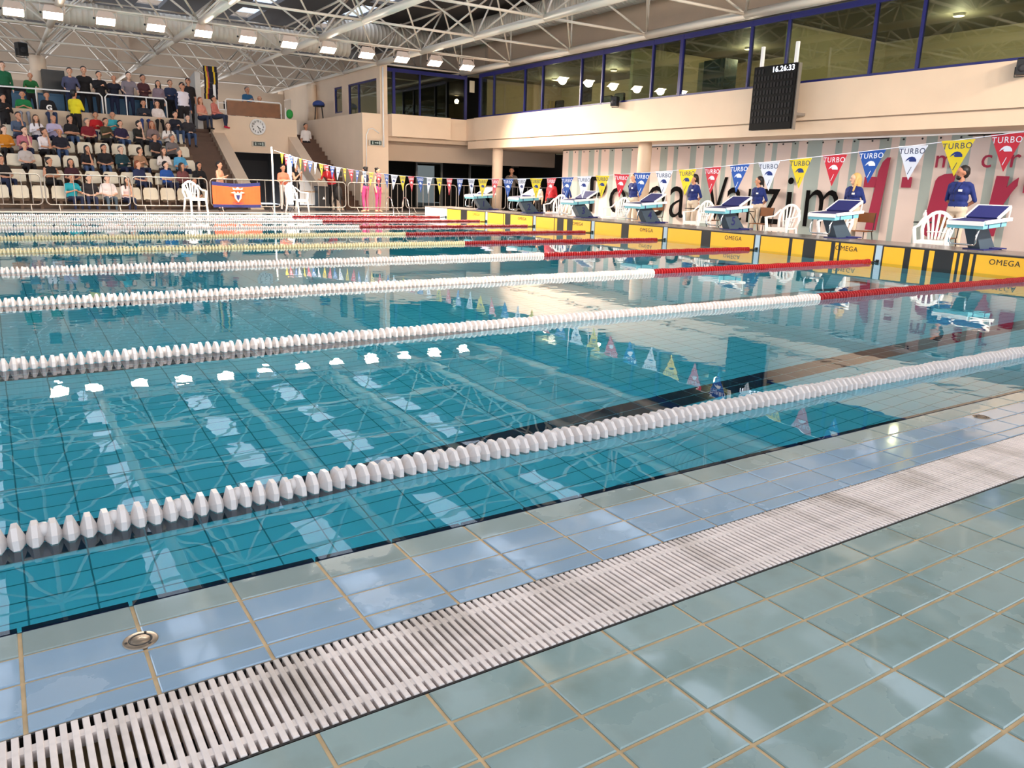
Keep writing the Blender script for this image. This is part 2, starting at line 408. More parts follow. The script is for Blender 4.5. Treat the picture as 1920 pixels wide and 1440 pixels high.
# ================================================================== LANE ROPES
def float_mesh(kind):
    b = MB()
    ry = Matrix.Rotation(math.pi/2, 4, 'Y')
    if kind == 'disc':
        b.lathe([(.012, -.0236), (.053, -.0078), (.053, .0078), (.012, .0236)], 8, ry)
    elif kind == 'far':
        b.lathe([(.010, -.0236), (.050, -.0075), (.050, .0075), (.010, .0236)], 6, ry)
    else:
        b.ball((0, 0, 0), .023, 8, 6)
    return b.mesh('float', kind == 'ball')
M_W, M_C = mat('rope_white', (214, 205, 200), .4, rnd=.04), mat('rope_cream', (204, 194, 156), .4)
FM = {}
def fl(kind, m):
    if (kind, m.name) not in FM:
        me = float_mesh(kind); me.materials.append(m); FM[(kind, m.name)] = me
    return FM[(kind, m.name)]
PITCH_F = .0472
RW = ['nearest the deck', 'second', 'third', 'fourth', 'fifth', 'sixth', 'seventh', 'eighth', 'ninth']
for k in range(9):
    yk = 2.5*k
    wm = M_C if k in (4, 5) else M_W
    t = thing('lane_rope', (['white disc lane rope nearest the tiled deck, running over the closest lane'] +
              [f'{"cream" if k in (4, 5) else "white"} lane rope with red end section, {RW[k]} from the tiled deck'])[0 if k == 0 else 1], 'lane rope', (0, yk, 0), group='lane ropes')
    MB().tube([(XE, 0, .012), (-.02, 0, .012)], .005, 5).build('cable', m_steel, t)
    # tension fitting at the start wall
    MB().tube([(-.22, 0, .012), (-.12, 0, .014), (-.03, 0, .02)], .012, 6).build('tension_hook', m_black, t)
    far = {}
    n = int((-XE-.27)/PITCH_F); i = 0; cnt = 0
    xs = [-.27-j*PITCH_F for j in range(n)]
    vis = [x for x in xs if -60 < pix((x, yk, .02))[0] < 1980 and pix((x, yk, .02))[2] > .3]
    vis.sort(key=lambda x: (Vector((x, yk, 0))-CAM).length)
    near = set(vis[:300]) if k <= 3 else set()
    for j, x in enumerate(xs):
        m = m_red if x > -5 else wm
        z = .010 + .003*math.sin(j*.9+k)
        if x in near:
            o = obj('float', fl('disc', m), None, t); o.location = (x, 0, z); o.rotation_euler = (math.pi/8+R.uniform(-.12, .12), R.uniform(-.05, .05), R.uniform(-.05, .05))
            if j % 4 == 0:
                o = obj('ball_float', fl('ball', m), None, t); o.location = (x+PITCH_F/2, 0, z+.022)
        else:
            b = far.setdefault(m.name, (MB(), m))[0]; base = len(b.v); fm = fl('far', m)
            b.v += [(v.co.x+x, v.co.y, v.co.z+z) for v in fm.vertices]; b.f += [tuple(base+q for q in p.vertices) for p in fm.polygons]
            if j % 4 == 0: b.ball((x+PITCH_F/2, 0, z+.02), .022, 5, 4)
    for b, m in far.values(): b.build('float_run', m, t, kind='stuff')
# ================================================================== START WALL, PADS, BLOCKS
LZ = .30                        # top of the start ledge
m_ledge = mat('ledge_grey', (120, 112, 106), .25, noise=.15, nscale=4)
led = sroot('start_ledge', 'raised grey start ledge along the end of the pool', 'ledge')
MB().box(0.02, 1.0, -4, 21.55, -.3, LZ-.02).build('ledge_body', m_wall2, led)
MB().box(-.005, 1.0, -4, 21.55, LZ-.02, LZ).build('ledge_top', m_ledge, led)
for k in range(9):
    t = MB().box(-.012, .02, 2.5*k-.055, 2.5*k+.055, -.35, LZ-.025).build('rope_anchor_strip', mat('anchor_strip', (178, 196, 208), .3, metal=.2), led)
    MB().box(-.03, -.01, 2.5*k-.025, 2.5*k+.025, -.01, .045).build('anchor_eye', m_black, t)
MB().box(-.008, .02, 20.08, 21.5, -.3, LZ-.03).build('end_panel', mat('pale_panel', (216, 222, 226), .3), led)
BARS = [[(.38, .55)], [(.365, .38), (.41, .53)], [(.355, .37), (.41, .53), (.59, .69)], [(.42, .53)], [(.42, .53)],
        [(.28, .31), (.41, .52), (.648, .683), (.71, .727)], [(.16, .205), (.295, .33), (.365, .49), (.51, .53), (.55, .59), (.61, .63)]]
for n in range(7):
    yl = 20-2.5*n-.06; wd = 2.38
    t = thing('touchpad', f'yellow touchpad with black bars on the start wall, {ORD[n]} from the far side', 'touchpad', (0, yl, 0), group='touchpads')
    MB().box(-.014, .0, -wd, 0, -.55, LZ-.012).build('backing_frame', m_black, t)
    prev = .012; bars = BARS[n]+[(.988, .988)]
    for a, b in bars:
        MB().box(-.022, -.012, -a*wd, -prev*wd, -.53, LZ-.035).build('panel', m_yellow, t); prev = b
    for a, b in BARS[n]:
        MB().box(-.0205, -.012, -b*wd+.003, -a*wd-.003, -.53, LZ-.03).build('bar', m_black, t)
    cy = -.775*wd if n != 6 else -.80*wd
    obj('lettering', text_mesh('OMEGA', .115, .002, 1.12), m_black, t, M=face_mx((-.0235, cy, LZ-.125)))
def block():
    t = thing('starting_block', '', 'starting block', group='starting blocks')
    # platform: teal shell, white lip, navy mat, side rails, foot wedge
    Mt = Matrix.Translation((0, 0, .43)) @ Matrix.Rotation(math.radians(-4), 4, 'Y')
    MB().box(-.06, .62, -.27, .27, -.10, -.005, Mt).build('shell', m_teal, t)
    MB().box(-.075, -.055, -.275, .275, -.05, .012, Mt).build('front_lip', m_white, t)
    MB().box(-.05, .60, -.255, .255, -.005, .016, Mt).build('mat', m_navyseat, t)
    for s in (-1, 1):
        MB().box(-.02, .74, s*.275-.018, s*.275+.018, -.028, .022, Mt).build('side_rail', m_white, t)
        MB().tube([Mt @ Vector((.70, s*.25, .02)), Mt @ Vector((.74, s*.25, .17)), Mt @ Vector((.42, s*.25, .03))], .012, 6).build('wedge_bracket', m_white, t)
    Mw = Mt @ Matrix.Translation((.40, 0, .02)) @ Matrix.Rotation(math.radians(-24), 4, 'Y')
    w_ = MB().box(0, .37, -.235, .235, 0, .022, Mw).build('foot_wedge', m_navyseat, t)
    for s in (-1, 1): MB().box(-.005, .375, s*.243-.012, s*.243+.012, -.004, .027, Mw).build('wedge_edge', m_white, w_)
    MB().box(.365, .385, -.25, .25, -.004, .027, Mw).build('wedge_edge', m_white, w_)
    for x in (.09, .45): MB().box(x-.012, x+.012, -.273, .273, -.103, -.02, Mt).build('clamp', m_navyseat, t)
    post = mat('post_slate', (62, 78, 92), .4)
    MB().prism([(.34, 0), (.80, 0), (.46, .35), (.10, .35)], -.09, .09, 'y').build('post', post, t)
    MB().prism([(.30, 0), (.86, 0), (.86, .018), (.30, .018)], -.16, .16, 'y').build('base_plate', m_navyseat, t)
    hp = [(.05, .2, .36), (-.01, .2, .33), (-.06, .2, .24), (-.06, .2, .12), (-.03, .17, .09), (-.03, -.17, .09), (-.06, -.2, .12), (-.06, -.2, .24), (-.01, -.2, .33), (.05, -.2, .36)]
    MB().tube(hp, .013, 8).build('hand_grip', m_chrome, t, True)
    MB().tube([(.55, .05, .02), (.62, -.12, .03), (.9, -.2, .02), (1.0, .1, .02)], .012, 6).build('cable', m_navyseat, t)
    return t
blk = block(); BL = []
for n in range(7):
    loc = (.16, 18.75-2.5*n, LZ)
    lab = f'{ORD[n]} starting block from the far side, teal and white with a navy sloped top'
    b = blk if n == 0 else copy_tree(blk)
    b.location = loc; b['label'] = lab; BL.append(b)
for n in range(5): obj('number', text_mesh(str(n+1), .24, .004, bold=.004), m_navyseat, BL[n], M=face_my((.42, -.093, .17)))

# ------------------------------------------------------------------ monobloc garden chair
def garden_chair():
    t = thing('plastic_chair', '', 'chair', group='white plastic chairs')
    def bar(name, pts, a, b, par=None):
        return MB().tube(pts, .02, 8, sq=(a, b)).build(name, m_white, par or t, True)
    MB().bbox(-.22, .22, -.24, .20, .395, .425, .012).build('seat', m_white, t)
    MB().box(-.22, .22, -.245, -.225, .35, .42).build('seat_apron', m_white, t)
    for s in (-1, 1):
        MB().tube([(s*.25, -.27, 0), (s*.235, -.22, .40), (s*.27, -.22, .62)], .03, 8, sq=(.026, .032)).build('front_leg', m_white, t, True)
        MB().tube([(s*.24, .27, 0), (s*.20, .19, .42)], .03, 8, sq=(.026, .032)).build('rear_leg', m_white, t, True)
        MB().tube([(s*.27, -.24, .63), (s*.285, -.05, .645), (s*.275, .10, .66), (s*.25, .19, .74), (s*.22, .25, .80)], .02, 8, sq=(.014, .032)).build('armrest', m_white, t, True)
    back = []
    for i in range(13):
        a = math.pi*i/12; back.append((-.235*math.cos(a)*(1 if i else 1), .19+.10*(.55+.45*math.sin(a))*1.0, .60+.30*math.sin(a)))
    pts = [(-.20, .19, .42)]+back+[(.20, .19, .42)]
    br = MB().tube(pts, .02, 8, sq=(.014, .032)).build('back_rim', m_white, t, True)
    for i in range(5):
        f = (i-2)/2; MB().tube([(f*.10, .20, .43), (f*.13, .235, .60), (f*.19, .285, .88-.05*abs(f))], .02, 8, sq=(.008, .021)).build('back_slat', m_white, t, True)
    MB().tube([(-.15, .21, .555), (0, .225, .565), (.15, .21, .555)], .02, 6, sq=(.008, .018)).build('back_rail', m_white, t, True)
    return t
gch = garden_chair()
GC = [((-7.08, 22.75, 0), .25, 'white plastic armchair on the far deck beside the orange banner'),
      ((-3.95, 22.80, 0), .55, 'white plastic armchair on the far deck beside the tall flag pole'),
      ((1.45, 16.05, -.08), -1.2, 'white plastic armchair behind the second starting block'),
      ((1.50, 13.45, -.08), -1.5, 'white plastic armchair behind the third starting block'),
      ((2.1, 11.1, -.08), -1.57, 'white plastic armchair half hidden behind the fourth starting block'),
      ((2.0, 8.55, -.08), -1.45, 'white plastic armchair half hidden behind the fifth starting block'),
      ((1.55, 6.95, -.08), -1.25, 'white plastic armchair beside the sixth starting block, before the big banner letters'),
      ((1.45, 4.95, -.08), -1.25, 'white plastic armchair between the sixth and seventh starting blocks'),
      ((1.45, 2.75, -.08), -1.25, 'white plastic armchair cut off at the edge past the seventh starting block')]
for i, (l, rz, lab) in enumerate(GC):
    c = gch if i == 0 else copy_tree(gch)
    c.location = l; c.rotation_euler = (0, 0, rz); c['label'] = lab
def school_chair():
    t = thing('tablet_chair', '', 'chair', group='tablet-arm school chairs')
    MB().bbox(-.2, .2, -.2, .18, .42, .435, .008).build('seat', m_wood, t)
    MB().box(-.19, .19, .19, .205, .60, .80).build('backrest', m_wood, t)
    for s in (-1, 1):
        MB().tube([(s*.2, -.22, 0), (s*.19, -.18, .42), (s*.19, .16, .43), (s*.19, .20, .80)], .011, 6).build('side_frame', m_black, t)
        MB().tube([(s*.2, .26, 0), (s*.19, .12, .42)], .011, 6).build('rear_leg', m_black, t)
    MB().tube([(-.2, -.1, .2), (.2, -.1, .2)], .009, 6).build('stretcher', m_black, t)
    MB().tube([(-.22, .1, .43), (-.25, -.1, .66), (-.26, -.30, .69)], .010, 6).build('arm_post', m_black, t)
    MB().bbox(-.36, -.14, -.52, -.10, .69, .71, .006).build('writing_tablet', m_black, t)
    return t
sch = school_chair()
SCH = [((2.6, 13.2, -.08), -1.3, 'brown school chair with black writing tablet by the fourth starting block'),
       ((3.0, 11.6, -.08), -1.5, 'brown school chair beside the woman standing behind the fifth block'),
       ((3.0, 9.95, -.08), -1.5, 'brown school chair beside the dark-haired woman standing near the big letters'),
       ((2.9, 7.3, -.08), -1.5, 'brown school chair behind the blonde woman in blue'),
       ((2.5, 5.35, -.08), -1.4, 'brown school chair holding a bottle on its black writing tablet')]
for i, (l, rz, lab) in enumerate(SCH):
    c = sch if i == 0 else copy_tree(sch)
    c.location = l; c.rotation_euler = (0, 0, rz); c['label'] = lab

# ================================================================== BUILDING SHELL
FX = 3.7                      # main balcony front plane
ZS, ZT1, ZT2, ZW = 3.52, 2.70, 2.39, 5.08
deckend = struct('floor_end', MB().box(1.0, 9, -6, 26, -.3, -.08), mat('end_deck', (150, 140, 130), .35, noise=.1, nscale=3), 'plain deck behind the start ledge')
deckfar = struct('floor_far', MB().box(-22, .9, YF, 31, -.3, 0).box(.9, 9, 23.0, 34, -.3, 0), mat('far_deck', (92, 84, 80), .4, noise=.1, nscale=3), 'grey deck on the far side of the pool')
struct('trim_1', MB().box(-22, 0, YF-.03, YF+.25, -.01, .012), mat('far_rim', (190, 182, 170), .35), 'pale rim along the far pool edge')
# balcony fascia of the end wall
wr = sroot('wall_end', 'cream balcony front above the start wall', 'wall')
MB().box(FX, FX+.25, -8, 24.7, ZT1, ZS).build('balcony_front', m_wall, wr)
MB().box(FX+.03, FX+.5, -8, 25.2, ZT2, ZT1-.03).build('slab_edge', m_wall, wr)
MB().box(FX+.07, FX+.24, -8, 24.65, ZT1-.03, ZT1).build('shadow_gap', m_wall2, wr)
MB().box(FX+.1, FX+.35, 24.701, 25.44, ZT1, ZS).build('balcony_return', m_wall, wr)
MB().box(FX+.5, 9, -8, 25.2, ZT2+.01, ZT2+.12).build('soffit', m_wall, wr)
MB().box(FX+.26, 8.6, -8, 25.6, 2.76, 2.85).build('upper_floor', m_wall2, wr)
# upper interior room
MB().box(8.6, 8.8, -8, 26, 2.4, 7.2).build('room_back', mat('room_paint', (214, 196, 160), .6), wr)
MB().box(3.9, 8.8, -8, 25.6, ZW+.02, ZW+.1).build('room_ceiling', mat('room_ceiling_paint', (120, 116, 104), .7), wr)
MB().box(4.0, 8.6, 16.0, 16.12, 2.85, ZW).build('room_partition', mat('room_paint', (214, 196, 160)), wr)
MB().box(4.6, 8.6, 11.0, 11.12, 2.85, ZW).build('room_partition', mat('room_paint', (214, 196, 160)), wr)
# wall over the windows
MB().box(5.0, 5.2, -8, 26, ZW+.1, 7.3).build('clerestory_wall', m_wall, wr)
# beam on top of the glazing
MB().tube([(FX-.03, -8, ZW+.10), (FX-.03, 25.6, ZW+.10)], .07, 8).build('eaves_beam', m_tubew, wr, True)
# window band on the end wall
def window_band(name, label, pts, z0, z1, axis, plane, thick=(), gname='pane', mull=.05):
    t = sroot(name, label, 'window')
    lo, hi = min(pts), max(pts)
    def bx(a, b, p0, p1, za, zb): return MB().box(p0, p1, a, b, za, zb) if axis == 'y' else MB().box(a, b, p0, p1, za, zb)
    bx(lo, hi, plane-.03, plane+.06, z1-.13, z1).build('head_rail', m_navy, t)
    bx(lo, hi, plane-.03, plane+.06, z0, z0+.05).build('sill_rail', m_navy, t)
    for i, p in enumerate(pts):
        wdt = mull*(2.1 if i in thick else 1)
        bx(p-wdt/2, p+wdt/2, plane-.035, plane+.065, z0, z1).build('mullion', m_navy, t)
    for a, b in zip(pts[:-1], pts[1:]):
        bx(min(a, b)+mull/2, max(a, b)-mull/2, plane+.01, plane+.02, z0+.05, z1-.13).build(gname, m_glass, t)
    return t
mu = [901, 927, 985, 1018, 1090, 1130, 1222, 1275, 1402, 1470, 1628, 1715, 1920]
ys = [atx(u, 150, FX+.05).y for u in mu]; ys += [ys[-1]-1.05, ys[-1]-3.3, ys[-1]-4.4, ys[-1]-6.6]
window_band('window_1', 'long band of navy framed office windows above the cream balcony', ys, ZS, ZW, 'y', FX+.05, thick=(0, 7))
# glazed corner room facing the pool
YG = 25.65
gx = [aty(u, 160, YG).x for u in (722, 738, 787, 873)]
window_band('window_2', 'dark corner room glazing with navy frames next to the office windows', gx, ZS-.05, ZW+.05, 'x', YG, thick=(1, 3))
cr = sroot('wall_corner', 'cream corner walls below the dark glazed room', 'wall')
# parapet in front of the glazing, ground floor walls below
xa, xb = aty(735, 230, 25.2).x, aty(845, 235, 25.2).x
MB().box(xa, xb, 25.2, 25.65, ZT1, ZS-.03).build('parapet', m_wall, cr)
MB().box(xb, FX+.2, 25.45, 25.9, ZT1, ZS-.03).build('parapet', m_wall, cr)
XA = -.52
MB().box(XA, xa, 25.55, 25.8, 0, 3.48).build('stair_wall_front', m_wall, cr)
MB().box(XA, XA+.2, 25.801, 34, 0, 3.48).build('stair_wall', m_wall, cr)
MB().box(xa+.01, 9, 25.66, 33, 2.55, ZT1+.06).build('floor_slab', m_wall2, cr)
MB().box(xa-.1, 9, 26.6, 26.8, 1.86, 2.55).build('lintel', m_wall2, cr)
MB().box(xa-.45, xa-.1, 25.81, 27.0, 0, 2.54).build('door_jamb', m_wall, cr)
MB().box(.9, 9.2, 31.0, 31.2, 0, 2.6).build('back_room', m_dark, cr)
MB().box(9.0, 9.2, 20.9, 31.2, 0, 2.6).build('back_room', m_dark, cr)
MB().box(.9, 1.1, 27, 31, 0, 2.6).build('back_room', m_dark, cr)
# upper storey wall facing the stand with two windows
xw = .22
yw = lambda u: atx(u, 175, xw).y
W3, W4, W5 = (yw(706), yw(652)), (yw(641), yw(626)), (yw(589), yw(578))
segs = [(25.65, W3[0]), (W3[1], W4[0]), (W4[1], W5[0]), (W5[1], 36)]
for a, b in segs: MB().box(xw, xw+.2, a, b, 3.335, ZW-.32).build('upper_wall', m_wall, cr)
MB().box(xw, xw+.2, 25.65, 38, ZW-.32, ZW+.14).build('upper_wall_head', m_wall, cr)

for a, b in (W4, W5): MB().box(xw, xw+.2, a, b, 3.335, 3.75).build('upper_wall_sill', m_wall, cr)
MB().box(xw-.02, xa-.01, 25.56, 25.64, 3.485, ZW+.12).build('pilaster', m_wall, cr)
MB().box(xw+.21, 4.9, 25.72, 38, ZW+.145, ZW+.22).build('room_lid', m_ceil, cr)
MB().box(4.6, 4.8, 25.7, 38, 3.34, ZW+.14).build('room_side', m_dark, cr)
MB().box(xw+.21, 4.6, 33, 33.2, 3.34, ZW+.14).build('room_side', mat('room_paint', (214, 196, 160)), cr)
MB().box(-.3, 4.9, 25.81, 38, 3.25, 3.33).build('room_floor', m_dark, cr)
def wwin(name, label, y0, y1, split, z0):
    t = sroot(name, label, 'window')
    for a, b in ((y0, y0+.06), (y1-.06, y1)): MB().box(xw+.03, xw+.12, a, b, z0, ZW-.32).build('frame', m_navy, t)
    for a, b in ((z0, z0+.06), (ZW-.38, ZW-.32)): MB().box(xw+.03, xw+.12, y0+.06, y1-.06, a, b).build('frame', m_navy, t)
    e = [y0+.06]+([split] if split else [])+[y1-.06]
    for s in ([split] if split else []): MB().box(xw+.03, xw+.12, s-.03, s+.03, z0+.06, ZW-.38).build('mullion', m_navy, t)
    for a, b in zip(e[:-1], e[1:]): MB().box(xw+.07, xw+.08, a+.03, b-.03, z0+.06, ZW-.38).build('pane', m_glass, t)
wwin('window_3', 'wide navy framed window in the cream wall beside the corner room', W3[0], W3[1], yw(670), 3.40)
wwin('window_4', 'narrow dark window in the cream wall beyond the wide one', W4[0], W4[1], None, 3.75)
wwin('window_5', 'dark window behind the round column above the stairs', W5[0], W5[1], None, 3.75)
MB().box(gx[3]+.03, FX+.13, 25.64, 25.74, ZS-.05, ZW+.1).build('corner_panel', m_navy, cr)
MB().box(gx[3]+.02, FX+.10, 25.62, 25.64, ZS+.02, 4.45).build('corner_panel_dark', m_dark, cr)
q_ = aty(885, 153, 25.6); MB().box(q_.x-.10, q_.x+.12, 25.60, 25.62, 4.55, 4.98).build('pale_sheet', m_cream, cr)
MB().box(5.0, 5.2, 26, 40, ZW+.1, 7.3).build('clerestory', m_wall, cr)
MB().box(4.9, 9, 25.75, 25.95, 2.85, 7.3).build('side_close', m_wall2, cr)
# round columns
def column(name, x, y, z0, z1, r, label):
    tag(MB().lathe([(r, z0), (r, z1-.12), (r*.96, z1)], 28).build(name, m_wall, None, True), label, 'column', 'round columns').location = (x, y, 0)
p = atx(933, 300, 4.15); column('column', 4.15, p.y, -.08, ZT2, .20, 'round cream column beside the dark ground floor opening')
p = atx(1208, 300, 4.15); column('column', 4.15, p.y, -.08, ZT2, .20, 'round cream column standing in front of the striped banner')
column('column', -10.25, 32.3, 2.85, 5.12, .27, 'round cream column rising behind the standing spectators')
column('column', .02, 32.5, 2.9, 5.05, .21, 'round cream column beside the blue stool on the upper terrace')
# glass doors in the dark ground floor room
for i, (u0, u1) in enumerate([(780, 830), (880, 926), (960, 1040)]):
    t = sroot(f'door_{i+1}', ['glass door at the back of the dark ground floor room, nearest the stairs', 'glass door of the dark room beside the round column', 'glass door of the dark room beside the striped banner'][i], 'door')
    a, b = aty(u0, 340, 29.5).x, aty(u1, 340, 29.5).x
    for q in (a, b-.08): MB().box(q, q+.08, 29.5, 29.6, 0, 1.95).build('frame', mat('door_alu', (120, 116, 108), .4), t)
    MB().box(a+.08, b-.08, 29.5, 29.6, 1.87, 1.95).build('frame', mat('door_alu', (120, 116, 108)), t)
    MB().box(a+.08, b-.08, 29.54, 29.55, .02, 1.87).build('pane', m_glass, t)

# ------------------------------------------------------------------ stand, stairs, clock block
RY = [24.95+.8*k for k in range(5)]; RZ = [-.06+.46*k for k in range(5)]
m_tier = mat('stand_concrete', (112, 86, 66), .7, noise=.15, nscale=2)
st = sroot('stand', 'stepped concrete spectator stand', 'stand')
XS0, XS1 = -16.0, -6.05
for k in range(5):
    MB().box(XS0, XS1, RY[k]-.35, 30, -.3 if k == 0 else RZ[k-1], RZ[k]).build('tier', m_tier, st)
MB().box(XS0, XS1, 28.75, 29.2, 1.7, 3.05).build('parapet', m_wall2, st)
MB().box(XS0, -6.05, 29.2, 36, 1.7, 2.85).build('walkway', m_tier, st)
s1 = sroot('staircase', 'brown stairs climbing between the stand and the clock wall', 'stairs')
for i in range(17):
    z = 2.85*(i+1)/17; y0 = 25.75+.32*i
    MB().box(-6.05, -4.75, y0, y0+.36 if i < 16 else 33, z-.17, z).build('step', m_step, s1)
s2 = sroot('staircase', 'brown stairs climbing beside the tall cream wall', 'stairs')
for i in range(17):
    z = 2.85*(i+1)/17; y0 = 25.75+.32*i
    MB().box(-1.36, XA, y0, y0+.36 if i < 16 else 33, z-.17, z).build('step', m_step, s2)
cw = sroot('wall_clock', 'cream block with clock between two sloping stair walls', 'wall')
YC = 30.3
xl, xr = aty(398, 214, YC).x, aty(556, 226, YC).x
for a, b, nm in ((-4.75, -4.3, 'stair_side_wall'), (xr-.38, xr+.02, 'stair_side_wall')):
    MB().prism([(25.3, 0), (26.2, 0), (YC+.3, 2.3), (YC+.3, 2.95), (YC, 2.72)], a, b, 'x').build(nm, m_wall, cw)
MB().box(xl, xr, YC, YC+.25, 2.03, 3.39).build('clock_front', m_wall, cw)
MB().box(xl, xr, YC+.25, 34, 2.75, 2.9).build('platform', m_wall2, cw)
MB().box(xl, xl+.15, YC+.25, 33, 2.0, 3.39).build('platform_side', m_wall, cw)
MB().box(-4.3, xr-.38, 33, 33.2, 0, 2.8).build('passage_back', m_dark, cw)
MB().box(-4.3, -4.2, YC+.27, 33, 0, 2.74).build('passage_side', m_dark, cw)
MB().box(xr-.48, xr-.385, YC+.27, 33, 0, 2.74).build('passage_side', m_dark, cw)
# back of the hall
bk = sroot('wall_back', 'beige back wall of the hall behind the stand', 'wall')
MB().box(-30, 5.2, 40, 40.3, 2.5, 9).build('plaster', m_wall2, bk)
MB().box(-30, -4.9, 34.0, 34.2, 2.85, 4.15).build('dark_opening_sheet', m_dark, bk)  # dark sheet across the opening, its shade put into the colour
MB().box(-30, -4.9, 34.0, 34.3, 4.15, 4.4).build('partition_head', m_wall2, bk)
for x in (-12.4, -6.6): MB().box(x, x+.5, 39.6, 40, 2.5, 9).build('pier', m_wall2, bk)
MB().box(-4.9, .2, 37, 37.2, 2.85, 5.0).build('press_back', m_wall2, bk)
a, b = aty(352, 160, 33.5), aty(377, 140, 31.5)
MB().prism([(31.3, 2.85), (33.9, 2.85), (33.9, 4.6), (31.3, 5.0)], -5.05, -4.85, 'x').build('stair_screen', mat('pale_screen', (214, 206, 196), .6), bk)
bp_ = mat('blue_board', (62, 100, 128), .6)
for i in range(6):
    x0 = -11.3+.86*i
    tag(MB().box(x0, x0+.8, 30.9, 30.95, 2.85, 3.75).build('blue_board', bp_), f'blue board behind the standing spectators, {ORD[i]} counted from the round column side', 'board', 'blue boards')
# ------------------------------------------------------------------ roof: deck with skylights, space frame
ZB, ZTOP, ZR = 5.22, 6.95, 7.35
GX = [3.6-3.45*i for i in range(6)]; GY = [22.05+3.5*j for j in range(-5, 6)]
rf = sroot('ceiling', 'dark grey roof deck with skylights above the pool', 'roof')
SKX = [GX[i]-1.72-.1 for i in range(-1, 9)] if False else [.55-3.45*i for i in range(0, 9)]
edges = [9.0]
for x in SKX: edges += [x+.45, x-.45]
edges.append(-32)
for i in range(0, len(edges), 2):
    MB().box(edges[i+1], edges[i], -9, 41, ZR, ZR+.15).build('roof_panel', m_ceil, rf)
SKY = sorted((33-3.4*k-2.8, 33-3.4*k) for k in range(12))
for i, x in enumerate(SKX):
    yp = -9
    for a, b in SKY+[(41, 41)]:
        MB().box(x-.45, x+.45, yp, a, ZR, ZR+.15).build('roof_panel', m_ceil, rf); yp = b
    for a, b in SKY:
        MB().box(x-.45, x+.45, a, b, ZR+.10, ZR+.11).build('skylight_pane', m_skyglass, rf)
tr_lab = ['white tube truss over the office windows', 'white tube truss over the corner room wall', 'white tube truss crossing above the clock block',
          'white tube truss crossing above the stairs of the stand', 'white tube truss ending on the round column of the stand', 'white tube truss at the outer end of the stand']
def strut(name, a, b, r, par, n=6):
    return MB().tube([a, b], r, n).build(name, m_tubew, par, True)
dm = None
for i, gx_ in enumerate(GX):
    t = thing('roof_truss', tr_lab[i], 'truss', (gx_, GY[0], ZB), group='roof trusses')
    j1 = len(GY)-1
    for j in range(j1):
        r = .10 if GY[j] < 24 else .06
        strut('chord', (0, GY[j]-GY[0], 0), (0, GY[j+1]-GY[0], 0), r, t, 10)
    H = ZTOP-ZB
    for j in range(len(GY)):
        y0 = GY[j]-GY[0]
        MB().ball((0, y0, 0), .085, 8, 6).build('node', m_tubew, t, True)
        if i < 5: strut('tie', (0, y0, 0), (-3.45, y0, 0), .035, t)
        for sx in ((-1,) if i == 0 else (-1, 1)):
            for sy in (-1, 1):
                if i == 0 and False: continue
                strut('brace', (0, y0, 0), (sx*1.725, y0+sy*1.75, H), .03, t)
        if i == 0: strut('post', (0, y0, 0), (.0, y0, H), .03, t)
        if j < j1:
            MB().ball((-1.725, y0+1.75, H), .075, 8, 6).build('node', m_tubew, t, True)
            if i < 5: strut('top_tie', (-1.725, y0+1.75, H), (-1.725-3.45, y0+1.75, H), .03, t)
            if j < j1-1: strut('top_chord', (-1.725, y0+1.75, H), (-1.725, y0+5.25, H), .04, t)
# ------------------------------------------------------------------ ventilation ducts
def duct(name, p0, p1, r, label, step=.16):
    t = thing(name, label, 'duct', p0, group='ventilation ducts')
    d = Vector(p1)-Vector(p0); L = d.length; q = d.to_track_quat('Z', 'X').to_matrix().to_4x4()
    prof = [(1e-4, 0)]; n = int(L/step)
    for k in range(n+1):
        z = L*k/n; prof += [(r, max(0, z-.012)), (r*1.035, z), (r, min(L, z+.012))]
    prof.append((1e-4, L))
    MB().lathe(prof, 26, q).build('sheet_pipe', m_pipe, t, True)
    for k in range(1, int(L/2.4)+1):
        z = 2.4*k
        if z < L-.1: MB().lathe([(r*1.0, z-.04), (r*1.05, z-.03), (r*1.05, z+.03), (r*1.0, z+.04)], 26, q).build('joint_band', m_pipe, t, True)
duct('air_duct', (-16, 26.6, 5.80), (-.6, 26.6, 5.80), .33, 'long ribbed air duct running behind the row of floodlights')
duct('air_duct', (4.15, 6, 6.70), (4.15, 27.5, 6.70), .42, 'big ribbed air duct running above the office windows')
duct('air_duct', (-.6, 28.3, 6.65), (4.9, 28.3, 6.65), .40, 'ribbed cross duct joining the others above the corner room')
# ------------------------------------------------------------------ floodlights
m_lamp = mat('lamp_glow', (255, 236, 214), .5, emit=45)
m_lhouse = mat('lamp_housing', (206, 184, 168), .4)
LP = [(25, 20), (99, 27), (198, 38), (292, 50), (381, 61), (464, 72), (542, 82), (615, 92), (687, 102), (753, 110), (815, 117), (875, 125)]
def flood():
    t = thing('floodlight', '', 'floodlight', group='floodlights under the roof')
    M = Matrix.Rotation(math.radians(-28), 4, 'X')
    MB().prism([(-.16, .16), (.16, .16), (.24, -.02), (-.24, -.02)], -.15, .15, 'y').build('housing', m_lhouse, t).matrix_local = M
    for o in list(t.children): pass
    g = MB().box(-.215, .215, -.135, .135, -.035, -.021).build('lamp_face', m_lamp, t); g.matrix_local = M
    fr = MB()
    for a in (-.235, .22): fr.box(a, a+.015, -.155, .155, -.045, -.015)
    for a in (-.155, .14): fr.box(-.22, .22, a, a+.015, -.045, -.015)
    fr.build('bezel', m_lhouse, t).matrix_local = M
    for s in (-1, 1): MB().tube([(s*.27, 0, .02), (s*.27, 0, .26)], .012, 6).build('bracket', m_lhouse, t)
    MB().tube([(-.27, 0, .26), (.27, 0, .26)], .012, 6).build('bracket', m_lhouse, t)
    MB().ball((-.27, 0, .02), .03, 6, 4).build('pivot', m_black, t)
    return t
